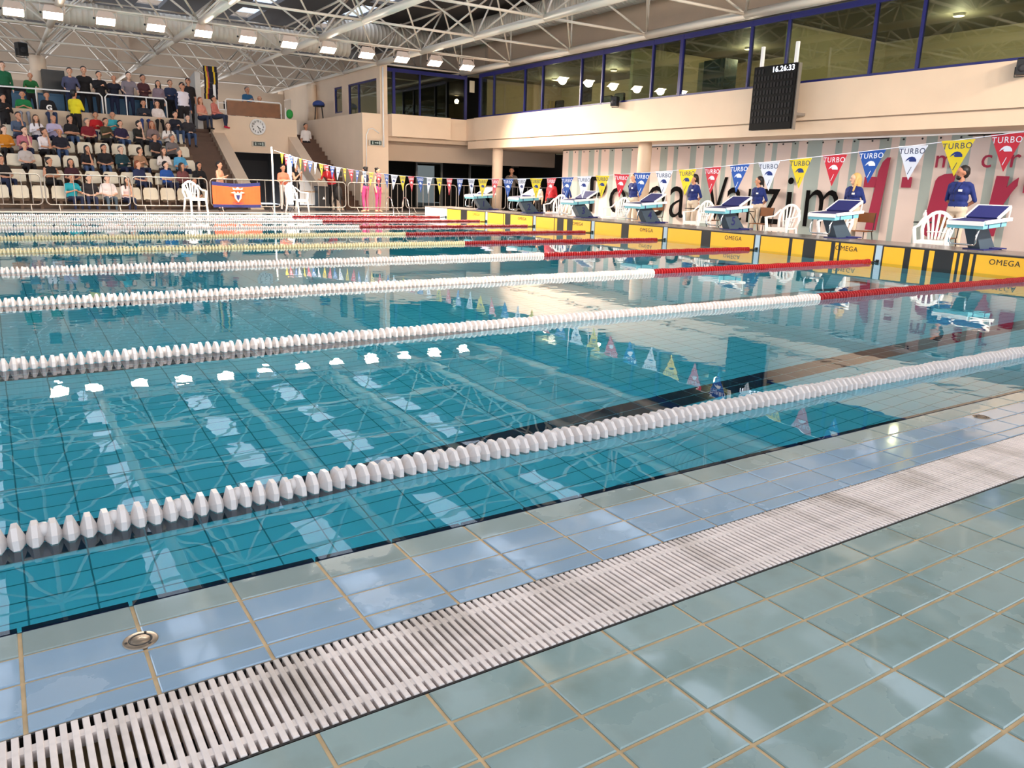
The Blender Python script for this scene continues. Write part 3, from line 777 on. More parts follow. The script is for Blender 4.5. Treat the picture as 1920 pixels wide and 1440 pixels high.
fl0 = flood()
for i, (u, v) in enumerate(LP):
    p = aty(u, v, 21.9); lab = f'lit floodlight under the roof, {ORD[11-i]} counted from the corner room'
    f_ = fl0 if i == 0 else copy_tree(fl0)
    f_.location = p; f_['label'] = lab
    L_ = bpy.data.lights.new('floodlight_beam', 'SPOT'); L_.energy = LAMP_W*10; L_.color = (1, .86, .72); L_.spot_size = math.radians(140); L_.spot_blend = .8; L_.shadow_soft_size = .15
    lo = bpy.data.objects.new('floodlight_beam', L_); COL.objects.link(lo); lo.parent = f_
    lo.location = (0, -.03, -.07); lo.rotation_euler = (math.radians(-28), 0, 0)
NR = []  # unseen second floodlight row, added to brighten the far walls
for i in range(12):
    f_ = copy_tree(fl0); f_.location = (-11.2+1.25*i, -.6, 4.95); f_.rotation_euler = (0, 0, math.pi)
    for ch in f_.children:
        if ch.type == 'LIGHT':
            ch.data = ch.data.copy(); ch.data.spot_size = math.radians(110); ch.data.spot_blend = 1.0; ch.rotation_euler = (math.radians(-72), 0, 0); ch.data.energy = LAMP_W*11
    f_['label'] = f'added floodlight of the unseen row above the tiled deck side, {ORD[i]} counted from the outer end'
tag(MB().tube([(-14, -.6, 5.22), (3.5, -.6, 5.22)], .022, 6).build('lamp_rail', m_tubew), 'thin rail added to carry the unseen floodlight row above the tiled deck', 'rail')
tag(MB().tube([(-14, 21.9, 5.22), (3.5, 21.9, 5.22)], .022, 6).build('lamp_rail', m_tubew), 'thin rail carrying the row of floodlights', 'rail')
# ================================================================== BANNER CURTAIN
CX = 5.2
def curtain_off(y): return .05*math.sin(y*2.3)+.03*math.sin(y*5.1+1)
cu = thing('banner_curtain', 'long striped grey and white banner curtain with huge black and maroon letters', 'banner', (CX, 0, 0))
m_cw = mat('banner_white', (232, 212, 202), .75); m_cg = mat('banner_grey', (170, 182, 176), .75)
ya, yb = 20.85, -2.0; zt = lambda y: 2.30+.012*(21-y)*.4
cols = []; y = ya; k = 0
wds = [.36, .20, .24, .16, .5, .34, .22, .14, .46, .26, .30, .40]
while y > yb:
    wd = wds[k % 12]; cols.append((y, max(y-wd, yb), k % 2)); y -= wd; k += 1
for a, b, g in cols:
    mb = MB(); n = max(1, int((a-b)/.07))
    for i in range(n):
        p, q = a+(b-a)*i/n, a+(b-a)*(i+1)/n
        mb.quad((curtain_off(p), p, -.05), (curtain_off(q), q, -.05), (curtain_off(q), q, zt(q)), (curtain_off(p), p, zt(p)))
        mb.quad((curtain_off(p)+.006, p, -.05), (curtain_off(p)+.006, p, zt(p)), (curtain_off(q)+.006, q, zt(q)), (curtain_off(q)+.006, q, -.05))
    mb.build('stripe', m_cg if g else m_cw, cu, True)
em_ = MB().lathe([(.022, -.012), (.022, 0), (.0001, 0)], 8, Matrix.Rotation(-math.pi/2, 4, 'Y')).mesh('eyelet'); em_.materials.append(m_black)
y = 20.6
while y > yb+.2:
    o = obj('eyelet', em_, None, cu); o.location = (curtain_off(y)-.012, y, zt(y)-.05); y -= .42
XO = -.10
def ctext(body, size, yc, zc, m, spacing=1.0, bold=0.0, sx=1.0):
    obj('lettering', text_mesh(body, size, .012, spacing, bold), m, cu, M=face_mx((XO, yc, zc)) @ Matrix.Diagonal((sx, 1, 1, 1)))
m_ink = mat('black_print', (7, 6, 7), .8, spec=.1)
def letter(ch, yl, yr, z0, z1):      # one printed letter fitted between yl > yr
    me = text_mesh(ch, 1.0, .012, bold=-.008); c = np.empty(len(me.vertices)*3); me.vertices.foreach_get('co', c); c = c.reshape(-1, 3)
    lo, hi = c.min(0), c.max(0); sx, sz = (yl-yr)/(hi[0]-lo[0]), (z1-z0)/(hi[1]-lo[1])
    M = face_mx((XO, yl, z0)) @ Matrix.Diagonal((sx, sz, 1, 1)) @ Matrix.Translation((-lo[0], -lo[1], 0))
    if len(me.materials) == 0: me.materials.append(m_ink)
    obj('letter', me, None, cu, M=M)
for a in (('P', 19.10, 18.25, .25, 1.42), ('ó', 18.05, 17.20, .25, 1.46), ('v', 17.15, 16.40, .26, 1.16), ('o', 16.2, 15.4, .25, 1.17), ('a', 15.2, 14.55, .25, 1.17),
          ('V', 13.72, 12.98, .26, 1.45), ('a', 12.95, 12.38, .25, 1.18), ('r', 12.2, 11.9, .26, 1.17), ('z', 11.75, 11.15, .26, 1.16), ('i', 10.95, 10.78, .26, 1.46), ('m', 10.36, 9.42, .26, 1.17)):
    letter(*a)
def cpoly(pts):   # print traced on the banner plane: (y, z)
    MB().prism([(p[0], p[1]) for p in pts], XO-.006, XO+.006, 'x').build('maroon_print', m_maroon, cu)
cpoly([(8.62, .28), (8.34, .28), (8.22, 1.92), (8.30, 1.92), (8.40, 1.82), (8.47, 1.62)])
cpoly([(8.80, 1.49), (8.50, 1.49), (8.50, 1.25), (8.80, 1.25)])
cpoly([(7.87, 1.49), (7.64, 1.49), (7.64, 1.26), (7.87, 1.26)])
cpoly([(7.82, 1.78), (7.64, 1.78), (7.64, 1.62), (7.82, 1.62)])
cpoly([(7.25, .30), (7.02, .18), (6.84, .12), (6.68, 1.58), (6.92, 1.56), (7.05, 1.50), (7.10, 1.42)])
cpoly([(5.95, .32), (5.70, .32), (5.62, .98), (5.50, 1.22), (5.42, 1.34), (5.42, 1.50), (5.52, 1.42), (5.62, 1.30), (5.60, 1.52), (5.85, 1.53)])
cpoly([(5.30, 1.55), (5.02, 1.55), (5.02, 1.20), (5.30, 1.20)])
ctext('m', .55, 6.98, 1.86, m_maroon, bold=0); ctext('c', .55, 6.10, 1.86, m_maroon, bold=0); ctext('r', .55, 5.56, 1.86, m_maroon, bold=0)
# curtain rail
tag(MB().tube([(CX+.03, -2, 2.37), (CX+.03, 20.9, 2.33)], .018, 6).build('curtain_rail', m_black), 'thin dark rail along the top of the striped banner', 'rail')

# ================================================================== SCOREBOARD
sb = thing('scoreboard', 'tall black scoreboard with lit white time digits hung before the balcony', 'scoreboard', (3.2, 10.135, 2.49))
MB().box(-.05, .09, -.59, .59, 0, 1.40).build('cabinet', mat('board_black', (7, 7, 8), .6, spec=.15), sb)
MB().box(-.0, .10, -.62, -.592, -.02, 1.40).build('side_profile', m_steel, sb)
m_seg = mat('dark_segment', (20, 19, 22), .5, spec=.2)
segm = MB().box(-.004, .004, -.028, .028, -.048, .048).mesh('digit_cell'); segm.materials.append(m_seg)
for r_ in range(8):
    for c_ in range(12):
        if r_ == 0 and c_ > 2: continue
        o = obj('digit_cell', segm, None, sb); o.location = (-.055, .52-c_*.092, 1.29-r_*.155)
obj('time_digits', text_mesh('16.26:33', .165, .006, 1.1, .001), mat('led_white', (235, 240, 255), .5, emit=2.5), sb, M=face_mx((-.058, -.24, 1.30)))
for yy in (.43, -.52): MB().box(-.03, .03, yy-.035, yy+.035, 1.40, 1.84).build('hanger_post', m_white, sb)
for yy in (.43, -.52): MB().box(.09, .49, yy-.03, yy+.03, .30, .36).build('wall_bracket', m_steel, sb)

# ================================================================== BACKSTROKE FLAGS
SHR = lambda y: 1.155+.0054*(y-10)**2
pn = {}
FWD, FHT = .285, .30
def pennant(m, ml, mw):
    t = thing('pennant', '', 'pennant', group='backstroke pennants')
    MB().prism([(FWD/2, 0), (-FWD/2, 0), (0, -FHT)], -.0015, .0015, 'x').build('cloth', m, t)
    MB().box(-.003, .003, -FWD/2, FWD/2, -.006, .006).build('hem', m, t)
    lt_ = text_mesh('TURBO', .072, .0012, 1.15)
    obj('lettering', lt_.copy(), ml, t, M=face_mx((-.0026, 0, -.045)))
    wv = []
    for i in range(9):
        a = math.pi*i/8; wv.append((.055*math.cos(a), -.135+.048*math.sin(a)))
    inner = [(-.055, -.135), (-.02, -.128), (.0, -.120), (.012, -.112), (.006, -.102), (-.008, -.104)]
    MB().prism([(-.055, -.137), (-.052, -.118), (-.034, -.098), (-.006, -.090), (.020, -.096), (.040, -.112), (.055, -.134), (.030, -.120), (.010, -.112), (.022, -.124), (.010, -.136)][::-1], -.0030, -.0018, 'x').build('wave_emblem', mw, t)
    MB().prism([(.018, -.245), (.012, -.248), (-.016, -.185), (-.012, -.182)], -.0030, -.0018, 'x').build('stripe_mark', ml, t)
    return t
m_prn = mat('print_white', (244, 240, 244), .6); m_prb = mat('print_blue', (20, 44, 120), .6); m_prd = mat('print_dark', (60, 62, 92), .6)
KIND = [('red', m_pred, m_prn, m_prn), ('yellow', m_pyel, m_prd, m_prb), ('white', m_pwhite, m_prd, m_prb), ('blue', m_blue, m_prn, m_prn)]
PR = [pennant(k[1], k[2], k[3]) for k in KIND]; used = [0]*4
for i in range(-5, 50):
    c = i % 4; yy = .90+.405*i
    o = PR[c] if used[c] == 0 else copy_tree(PR[c])
    used[c] += 1
    o.location = (-5, yy, SHR(yy)-.006); o.rotation_euler = (R.uniform(-.03, .03), R.uniform(-.12, .12), R.uniform(-.12, .12))
    o['label'] = f'{ORD[used[c]-1]} {KIND[c][0]} wave-emblem pennant counted from the near end of the flag line'
tag(MB().tube([(-5, y_*.5, SHR(y_*.5)) for y_ in range(-5, 44)], .004, 5).build('flag_line', m_pwhite), 'thin white line carrying the backstroke pennants over the pool', 'line')
for yy, lab in ((21.75, 'slim white flag pole on the far pool edge'), (-2.6, 'slim white flag pole on the tiled deck')):
    t = thing('flag_pole', lab, 'pole', (-5, yy, 0))
    MB().tube([(0, 0, 0), (0, 0, 1.93)], .024, 10).build('shaft', m_white, t, True)
    MB().ball((0, 0, 1.95), .028, 8, 6).build('cap', m_white, t, True)
    MB().lathe([(.07, 0), (.07, .015), (.03, .03)], 14).build('socket', m_chrome, t, True)

# ================================================================== CROWD BARRIERS, BANNER, SEATS
def barrier(x0, x1, y0, label):
    t = thing('crowd_barrier', label, 'barrier', ((x0+x1)/2, y0, 0), group='steel crowd barriers')
    h = (x1-x0)/2-.025
    MB().tube([(p[0], 0, p[1]) for p in rrect(-h, h, .17, .995, .12)], .018, 6, closed=True).build('frame', m_steel, t, True)
    n = 8
    for i in range(n):
        x = -h+2*h*(i+1)/(n+1); MB().tube([(x, 0, .18), (x, 0, .985)], .009, 6).build('bar', m_steel, t)
    for s in (-1, 1):
        MB().tube([(s*h*.72, -.28, 0), (s*h*.72, -.22, .03), (s*h*.72, -.05, .16), (s*h*.72, .05, .16), (s*h*.72, .22, .03), (s*h*.72, .28, 0)], .013, 6).build('foot', m_steel, t)
E_ = [-13.15, -10.96, -8.74, -6.55, -4.30, -2.08, .07, 2.2, 4.35, 6.5]
BLAB = ['steel crowd barrier at the outer end of the stand front', 'steel crowd barrier before empty cream seats and the man in teal', 'steel crowd barrier before the seats behind the plastic armchair',
        'steel crowd barrier carrying the orange banner', 'steel crowd barrier behind the plastic armchair near the flag pole', 'steel crowd barrier in front of the two girls in pink trousers',
        'steel crowd barrier behind the pool ladder rails', 'steel crowd barrier behind the first starting block', 'steel crowd barrier behind the second starting block']
for i in range(9): barrier(E_[i]+.02, E_[i+1]-.02, 23.25, BLAB[i])
ob_ = thing('hanging_banner', 'orange club banner with navy edges and a crest tied on the barrier', 'banner', (aty(397, 342, 23.18).x, 23.19, .12))
W_ = aty(487, 345, 23.18).x-aty(397, 342, 23.18).x; H_ = .82
def cloth(z0f, z1f, m, nm):
    mb = MB(); n = 16
    def P(i, f):
        x = W_*i/n; sag = .05*math.sin(math.pi*i/n); tp = H_-.02-sag; bt = .02+.0*i
        return (x, -.02+.012*math.sin(i*.9+f*2), bt+(tp-bt)*f)
    for i in range(n):
        for k in range(3):
            f0 = z0f+(z1f-z0f)*k/3; f1 = z0f+(z1f-z0f)*(k+1)/3
            a, b, c, d = P(i, f0), P(i+1, f0), P(i+1, f1), P(i, f1)
            mb.quad(a, b, c, d); mb.quad(*[(q[0], q[1]+.006, q[2]) for q in (d, c, b, a)])
    return mb.build(nm, m, ob_, True)
m_or = mat('banner_orange', (232, 84, 28), .7)
cloth(.12, .86, m_or, 'cloth'); cloth(.86, 1.0, m_navyseat, 'navy_border'); cloth(0, .12, m_navyseat, 'navy_border')
cr_ = mat('crest_pale', (232, 196, 176), .7)
cx_ = W_*.52
MB().prism([(cx_-.12, .43), (cx_+.12, .43), (cx_+.10, .30), (cx_, .18), (cx_-.10, .30)], -.045, -.036, 'y').build('crest_shield', cr_, ob_)
MB().prism([(cx_-.06, .40), (cx_+.06, .40), (cx_+.04, .30), (cx_, .24), (cx_-.04, .30)], -.052, -.046, 'y').build('crest_field', m_navyseat, ob_)
MB().prism([(cx_-.22, .47), (cx_-.10, .51), (cx_-.05, .45), (cx_, .51), (cx_+.05, .45), (cx_+.10, .51), (cx_+.22, .47), (cx_+.10, .44), (cx_-.10, .44)], -.045, -.036, 'y').build('crest_eagle', cr_, ob_)
MB().prism([(cx_-.14, .56), (cx_-.16, .63), (cx_-.07, .59), (cx_, .65), (cx_+.07, .59), (cx_+.16, .63), (cx_+.14, .56)], -.045, -.036, 'y').build('crest_crown', cr_, ob_)
for q in range(9):
    a = -1+q/4; MB().box(cx_+a*.16-.012, cx_+a*.16+.012, -.045, -.036, .135+.02*a*a, .155+.02*a*a).build('motto_mark', m_navyseat, ob_)

def seat_proto():
    t = thing('stand_seat', '', 'seat', group='cream seats of the stand')
    mb = MB(); nx_, nz_ = 6, 8
    def S(i, k, off):
        a = i/nx_*2-1; f = k/nz_
        if f < .5: y = -.20+.36*(f/.5); z = .36-.035*math.sin(math.pi*f/.5)+.02*abs(a)**3
        else: g = (f-.5)/.5; y = .16+.07*g; z = .36+.36*g
        wv = .215*(1-.22*max(0, (f-.86)/.14)**2) if f > .5 else .215*(1-.12*max(0, (.1-f)/.1))
        y -= .05*abs(a)**2.5*(1 if f > .5 else 0)
        return (a*wv, y+off*.012, z-off*.010)
    for off in (0, 1):
        base = len(mb.v)
        for k in range(nz_+1):
            for i in range(nx_+1): mb.v.append(S(i, k, off))
        for k in range(nz_):
            for i in range(nx_):
                q = (base+k*(nx_+1)+i, base+k*(nx_+1)+i+1, base+(k+1)*(nx_+1)+i+1, base+(k+1)*(nx_+1)+i)
                mb.f.append(q if off == 0 else q[::-1])
    mb.build('shell', m_cream, t, True)
    MB().box(-.19, .19, -.05, .12, .28, .335).build('seat_mount', m_tier, t)
    MB().box(-.04, .04, -.02, .10, 0, .29).build('support', m_tier, t)
    return t
stp = seat_proto(); first = True
ROWN = ['front', 'second', 'third', 'fourth', 'top']
SEATX = [-6.42-.505*i for i in range(13)]
for k in range(5):
    for i, x in enumerate(SEATX):
        if k == 4 and False: continue
        o = stp if first else copy_tree(stp); first = False
        o.location = (x, RY[k], RZ[k]); o['label'] = f'cream shell seat in the {ROWN[k]} row of the stand, {ORD[i]} from the stairs'
# rails in front of the standing spectators
def hrail(x0, x1, z0, label):
    t = thing('guard_rail', label, 'railing', ((x0+x1)/2, 29.45, z0), group='white guard rails of the stand')
    h = (x1-x0)/2
    MB().tube([(-h, 0, 0), (-h, 0, .70), (-h+.08, 0, .80), (h-.08, 0, .80), (h, 0, .70), (h, 0, 0)], .026, 8).build('rail', m_white, t, True)
    for x in (-h*.33, h*.33): MB().tube([(x, 0, 0), (x, 0, .79)], .018, 6).build('post', m_white, t)
hrail(-14.5, aty(190, 170, 29.45).x, 2.95, 'long white guard rail in front of the standing spectators')
hrail(aty(196, 173, 29.45).x, aty(311, 183, 29.45).x, 2.95, 'short white guard rail beside the top of the stand stairs')
# ================================================================== PEOPLE
# A body is one continuous surface grown from tapered limbs (voxel remesh); slots: skin, shirt, trousers, shoes, forearm, shin, upper arm
SKIN, SHIRT, PANTS, SHOE, FORE, SHIN, UPPER = range(7)
def V(*a): return Vector(a)
def limb(P, a, b, ra, rb, slot): P.append((Vector(a), Vector(b), ra, rb, slot))
def rotz(p, a, c=(0, 0)): x, y = p[0]-c[0], p[1]-c[1]; return (c[0]+x*math.cos(a)-y*math.sin(a), c[1]+x*math.sin(a)+y*math.cos(a), p[2])
def hand(P, wrist, dirv, side, curl=.4, slot=SKIN):
    d = Vector(dirv).normalized(); w_ = Vector(wrist)
    sidev = d.cross(Vector((0, 0, 1))) if abs(d.z) < .9 else Vector((0, 1, 0)) if abs(d.x) < .5 else Vector((0, 1, 0))
    sidev.normalize(); nrm = sidev.cross(d).normalized()
    pc = w_+d*.05
    limb(P, w_, pc+sidev*.015, .024, .027, slot); limb(P, w_, pc-sidev*.015, .024, .027, slot)
    for i, L in enumerate((.062, .072, .068, .054)):
        b = w_+d*.085+sidev*(.030-.020*i); m = b+d*L*.5-nrm*L*.15*curl; e = m+d*L*.45-nrm*L*.5*curl
        limb(P, b-d*.02, m, .0095, .009, slot); limb(P, m, e, .009, .0075, slot)
    tb = w_+d*.03+sidev*.03*side; limb(P, tb, tb+d*.035+sidev*.028*side, .012, .010, slot); limb(P, tb+d*.035+sidev*.028*side, tb+d*.06+sidev*.03*side, .010, .008, slot)
def body(kind, hyaw=0.0, fem=False, fine=False):
    P = []
    sit = kind.startswith('sit')
    pz = .44 if sit else .92
    lean = {'sit_lap': (0, .02), 'sit_chin': (0, -.10), 'sit_cross': (0, .02), 'sit_phone': (0, -.07), 'rail': (0, -.13), 'lean': (0, -.28)}.get(kind, (0, 0))[1]
    sw = .165 if fem else .185; hw = .105 if fem else .095
    def S(z, x=0, y=0):       # point on the leaning spine, z measured from pelvis
        return (x, y+lean*(z/.48)**1.2 if z > 0 else y, pz+z-(abs(lean)*.12*z/.48))
    b1 = .10 if fem else .11
    limb(P, S(0, -hw*.7), S(0, hw*.7), .115, .115, PANTS)
    limb(P, S(.08, -.06), S(.08, .06), b1, b1, SHIRT); limb(P, S(.20, -.065), S(.20, .065), b1*.97, b1*.97, SHIRT)
    limb(P, S(.33, -.085, -.005), S(.33, .085, -.005), .105, .105, SHIRT); limb(P, S(.05), S(.40), .108, .10, SHIRT)
    if fem:
        for s in (-1, 1): limb(P, S(.30, s*.065, -.075), S(.31, s*.06, -.06), .05, .05, SHIRT)
    limb(P, S(.44, -sw*.75), S(.44, sw*.75), .062, .062, SHIRT)
    limb(P, S(.44, 0, .01), S(.56, 0, -.005), .052, .050, SKIN)
    # head
    hc = Vector(S(.655, 0, -.012))
    def H(x, y, z): q = rotz((x, y, 0), hyaw); return (hc.x+q[0], hc.y+q[1], hc.z+z)
    limb(P, H(0, .015, .02), H(0, -.01, .03), .093, .090, SKIN); limb(P, H(0, -.015, -.02), H(0, -.04, -.075), .078, .048, SKIN)
    limb(P, H(0, -.098, .0), H(0, -.108, -.025), .012, .017, SKIN)
    for s in (-1, 1): limb(P, H(s*.090, .012, .01), H(s*.092, .012, -.02), .016, .013, SKIN)
    # arms: elbow and wrist targets per pose
    for s in (-1, 1):
        sh = Vector(S(.425, s*sw)); el = wr = None
        if kind in ('stand', 'walk'):
            el = sh+V(s*.05, .02, -.27); wr = el+V(s*.0, -.06, -.24)
        elif kind == 'behind':
            el = sh+V(s*.075, .07, -.26); wr = V(s*.03, .15, pz+.03)
        elif kind in ('rail', 'lean'):
            el = sh+V(s*.07, -.10, -.24); wr = el+V(-s*.04, -.20, -.10 if kind == 'rail' else .02)
        elif kind == 'fold':
            el = sh+V(s*.06, -.05, -.25); wr = V(-s*.10, sh.y-.19, sh.z-.20-(.03 if s > 0 else 0))
        elif kind == 'camera':
            el = sh+V(s*.07, -.10, -.22); wr = V(s*.05, sh.y-.24, sh.z+.02)
        elif kind == 'phone':
            el = sh+V(s*.06, -.06, -.25); wr = V(s*.04, sh.y-.26, sh.z-.14)
        elif kind == 'sit_lap':
            el = sh+V(s*.07, -.06, -.25); wr = V(s*.05, -.27, pz+.13)
        elif kind == 'sit_cross':
            el = sh+V(s*.07, -.07, -.24); wr = V(-s*.11, sh.y-.20, sh.z-.22-(.03 if s > 0 else 0))
        elif kind == 'sit_chin':
            if s > 0: el = V(.12, -.22, pz+.15); wr = V(.05, hc.y-.10, hc.z-.14)
            else: el = sh+V(-.05, -.12, -.25); wr = V(.08, -.26, pz+.14)
        elif kind == 'sit_phone':
            el = sh+V(s*.06, -.08, -.24); wr = V(s*.04, sh.y-.22, pz+.25)
        limb(P, sh, el, .050, .040, UPPER); limb(P, el, wr, .038, .026, FORE)
        dv = (wr-el)
        if kind == 'behind': dv = V(-s*.9, .1, -.45)
        if fine: hand(P, wr, dv, -s if kind != 'behind' else 1)
        else:
            d = dv.normalized(); limb(P, wr, wr+d*.09, .030, .022, SKIN); limb(P, wr+d*.02, wr+d*.07+V(s*-.03, 0, .01), .013, .010, SKIN)
    # legs
    for s in (-1, 1):
        hp = Vector(S(-.02, s*hw*.9))
        if sit:
            kn = V(s*(.12 if not fem else .085), -.42, pz+.03); an = V(s*.12, -.42+.03*s, .08)
        elif kind == 'walk':
            kn = hp+V(0, -.05-.05*s, -.40); an = kn+V(0, .05+.03*s, -.40); an.z = .08
        else:
            kn = hp+V(s*.015, -.015, -.41); an = V(hp.x+s*.02, .02, .08)
        limb(P, hp, kn, .090 if not fem else .094, .060, PANTS); limb(P, kn, kn+(an-kn)*.45, .057, .052, SHIN); limb(P, kn+(an-kn)*.45, an, .052, .036, SHIN)
        limb(P, an+V(0, .03, -.035), an+V(s*.02, -.11, -.05), .040, .034, SHOE); limb(P, an, an+V(0, -.02, -.03), .040, .040, SHOE)
    return P, hc
def grow(P, voxel, name):
    mb = MB()
    for a, b, ra, rb, s in P:
        d = b-a; L = d.length
        q = d.to_track_quat('Z', 'X').to_matrix().to_4x4() if L > 1e-6 else Matrix.Identity(4); q.translation = a
        pr = [(ra*math.sin(t)+1e-6, -ra*math.cos(t)) for t in (.0, .5, 1.05, math.pi/2)]+[(rb*math.sin(t)+1e-6, L-rb*math.cos(t)) for t in (math.pi/2, 2.1, 2.65, math.pi)]
        mb.lathe(pr, 10, q)
    me = mb.mesh('tmp'); o = bpy.data.objects.new('tmp', me); COL.objects.link(o)
    md = o.modifiers.new('r', 'REMESH'); md.mode = 'VOXEL'; md.voxel_size = voxel
    m2 = o.modifiers.new('s', 'SMOOTH'); m2.factor = .5; m2.iterations = 2 if voxel > .02 else 3
    out = bpy.data.meshes.new_from_object(o.evaluated_get(bpy.context.evaluated_depsgraph_get()))
    bpy.data.objects.remove(o); bpy.data.meshes.remove(me); out.name = name; out.materials.clear()
    n = len(out.polygons); c = np.empty(n*3); out.polygons.foreach_get('center', c); c = c.reshape(-1, 3)
    best = np.full(n, 1e9); idx = np.zeros(n, int)
    for a, b, ra, rb, s in P:
        A = np.array(a); Dv = np.array(b)-A; L2 = max(Dv@Dv, 1e-9); t = np.clip(((c-A)@Dv)/L2, 0, 1)
        dist = np.linalg.norm(c-(A+t[:, None]*Dv), axis=1)-(ra+(rb-ra)*t)
        k = dist < best; best[k] = dist[k]; idx[k] = s
    out.polygons.foreach_set('material_index', idx); out.polygons.foreach_set('use_smooth', [True]*n)
    return out
BODY = {}
def get_body(kind, hyaw, fem, fine):
    key = (kind, hyaw, fem, fine)
    if key not in BODY:
        P, hc = body(kind, hyaw, fem, fine); me = grow(P, .013 if fine else .026, 'body')
        for i in range(7): me.materials.append(m_white)
        BODY[key] = (me, hc)
    return BODY[key]
HAIR = {}
def get_hair(style):
    if style in HAIR: return HAIR[style]
    P = [(V(0, .026, .045), V(0, .020, .05), .100, .096, 0), (V(0, .05, .0), V(0, .045, -.03), .080, .07, 0)]
    if style == 'long':
        for s in (-1, 1): limb(P, (s*.075, .02, .03), (s*.085, .0, -.10), .035, .032, 0); limb(P, (s*.085, .0, -.10), (s*.08, -.03, -.26), .032, .022, 0)
        limb(P, (0, .07, .0), (0, .09, -.22), .075, .05, 0)
    if style == 'tail': limb(P, (0, .10, .02), (0, .13, -.14), .035, .02, 0)
    if style == 'bun': limb(P, (0, .10, .09), (0, .11, .10), .045, .045, 0)
    if style == 'cap': limb(P, (0, -.09, .055), (0, -.15, .045), .030, .018, 0)
    me = grow(P, .016, 'hair'); HAIR[style] = me
    return me
FACE = MB()
for s in (-1, 1):
    FACE.ball((s*.034, -.088, .012), .010, 8, 5, (1.2, .6, .7)); FACE.box(s*.034-.017, s*.034+.017, -.098, -.088, .028, .033)
FACE.box(-.022, .022, -.094, -.080, -.052, -.047)
FACE = FACE.mesh('face'); FACE.materials.append(mat('face_dark', (58, 32, 28), .6))
BEARD = None
def cmat(rgb, kind='cloth'):
    return mat('%s_%d_%d_%d' % ((kind,)+tuple(rgb)), rgb, .85 if kind == 'cloth' else .55)
SK = [(226, 168, 136), (206, 146, 114), (186, 126, 98), (232, 184, 156)]
HC = {'black': (26, 20, 20), 'brown': (64, 40, 28), 'grey': (120, 112, 106), 'blonde': (206, 168, 104), 'auburn': (142, 74, 42)}
PEOPLE = []
def person(loc, rz, kind, shirt, pants, label, hair=('short', 'black'), skin=1, sleeves='short', legs='long', fem=False, fine=False, hyaw=0.0, h=1.0, shoe=(40, 36, 40), group=None):
    me, hc = get_body(kind, hyaw, fem, fine)
    o = bpy.data.objects.new('person', me); COL.objects.link(o)
    o.location = loc; o.rotation_euler = (0, 0, rz); o.scale = (h, h, h)
    sk = cmat(SK[skin], 'skin'); sh = cmat(shirt); pa = cmat(pants)
    ms = [sk, sh, pa, cmat(shoe), sk if sleeves != 'long' else sh, pa if legs == 'long' else sk, sk if sleeves == 'none' else sh]
    for i, m in enumerate(ms): o.material_slots[i].link = 'OBJECT'; o.material_slots[i].material = m
    Mh = Matrix.Translation(hc) @ Matrix.Rotation(hyaw, 4, 'Z')
    if hair:
        hm = get_hair(hair[0]).copy() if False else get_hair(hair[0])
        ho = bpy.data.objects.new('hair', hm); COL.objects.link(ho); ho.parent = o; ho.matrix_local = Mh
        if len(hm.materials) == 0: hm.materials.append(m_black)
        ho.material_slots[0].link = 'OBJECT'; ho.material_slots[0].material = cmat(HC[hair[1]] if isinstance(hair[1], str) else hair[1], 'hair')
    obj('face', FACE, None, o, M=Mh)
    tag(o, label, 'person', group); PEOPLE.append(o)
    return o
DK = (34, 28, 34); NV = (30, 38, 66); JE = (58, 78, 112); BK = (26, 22, 24)
# --- officials behind the blocks (royal blue polos, pale trousers)
POLO = (24, 42, 108); KH = (208, 190, 168); DZ = -.08
def official(u, vtop, x, h, label, **k):
    p = atx(u, vtop, x); kw = dict(fem=True, fine=True, skin=0); kw.update(k)
    o = person((p.x, p.y, DZ), -math.pi/2+k.pop('turn', 0), 'behind', POLO, KH, label, h=(p.z-DZ)/1.70, **{a: b for a, b in kw.items() if a != 'turn'})
    MB().box(.03, .10, -.125, -.118, 1.24, 1.28).build('name_badge', m_white, o)
    MB().tube([(-.05, -.06, 1.40), (-.06, -.125, 1.25), (-.02, -.135, 1.10), (.0, -.125, 1.25), (.05, -.06, 1.40)], .004, 4).build('lanyard', m_black, o)
    MB().lathe([(.018, 0), (.018, .012), (.001, .014)], 10, Matrix.Translation((-.02, -.13, 1.08)) @ Matrix.Rotation(math.pi/2, 4, 'X')).build('stopwatch', m_black, o)
    return o
man = official(1808, 311, 3.2, 1, 'bearded man in a blue polo with hands behind his back by the seventh block', fem=False, skin=2, hyaw=-.9)
MB().ball((0, 0, 0), .052, 10, 8, (1.05, 1.0, .95)).build('beard', cmat(HC['black'], 'hair'), man, True).matrix_local = Matrix.Translation((0, -.0, 0)) @ Matrix.Translation(Vector(BODY[('behind', -.9, False, True)][1])) @ Matrix.Rotation(-.9, 4, 'Z') @ Matrix.Translation((0, -.048, -.082))
official(1606, 325, 3.0, 1, 'woman with long blonde hair in a blue polo behind the sixth block', hair=('long', 'blonde'), skin=3, hyaw=-.8)
official(1425, 331, 3.3, 1, 'dark-haired woman in a blue polo with pale trousers before the big black letters', hair=('tail', 'black'), skin=1, hyaw=-1.0)
official(1303, 327, 3.3, 1, 'woman in a blue polo looking up beside the fifth starting block', hair=('tail', 'black'), skin=1, hyaw=-.7)
official(1190, 325, 3.2, 1, 'official in a blue polo half hidden by a pennant before the banner column', hair=('short', 'brown'), skin=0, hyaw=-.6)
official(1062, 338, 2.6, 1, 'official in a blue polo standing by the third starting block', hair=('short', 'black'), skin=0, fem=False, hyaw=-.4)
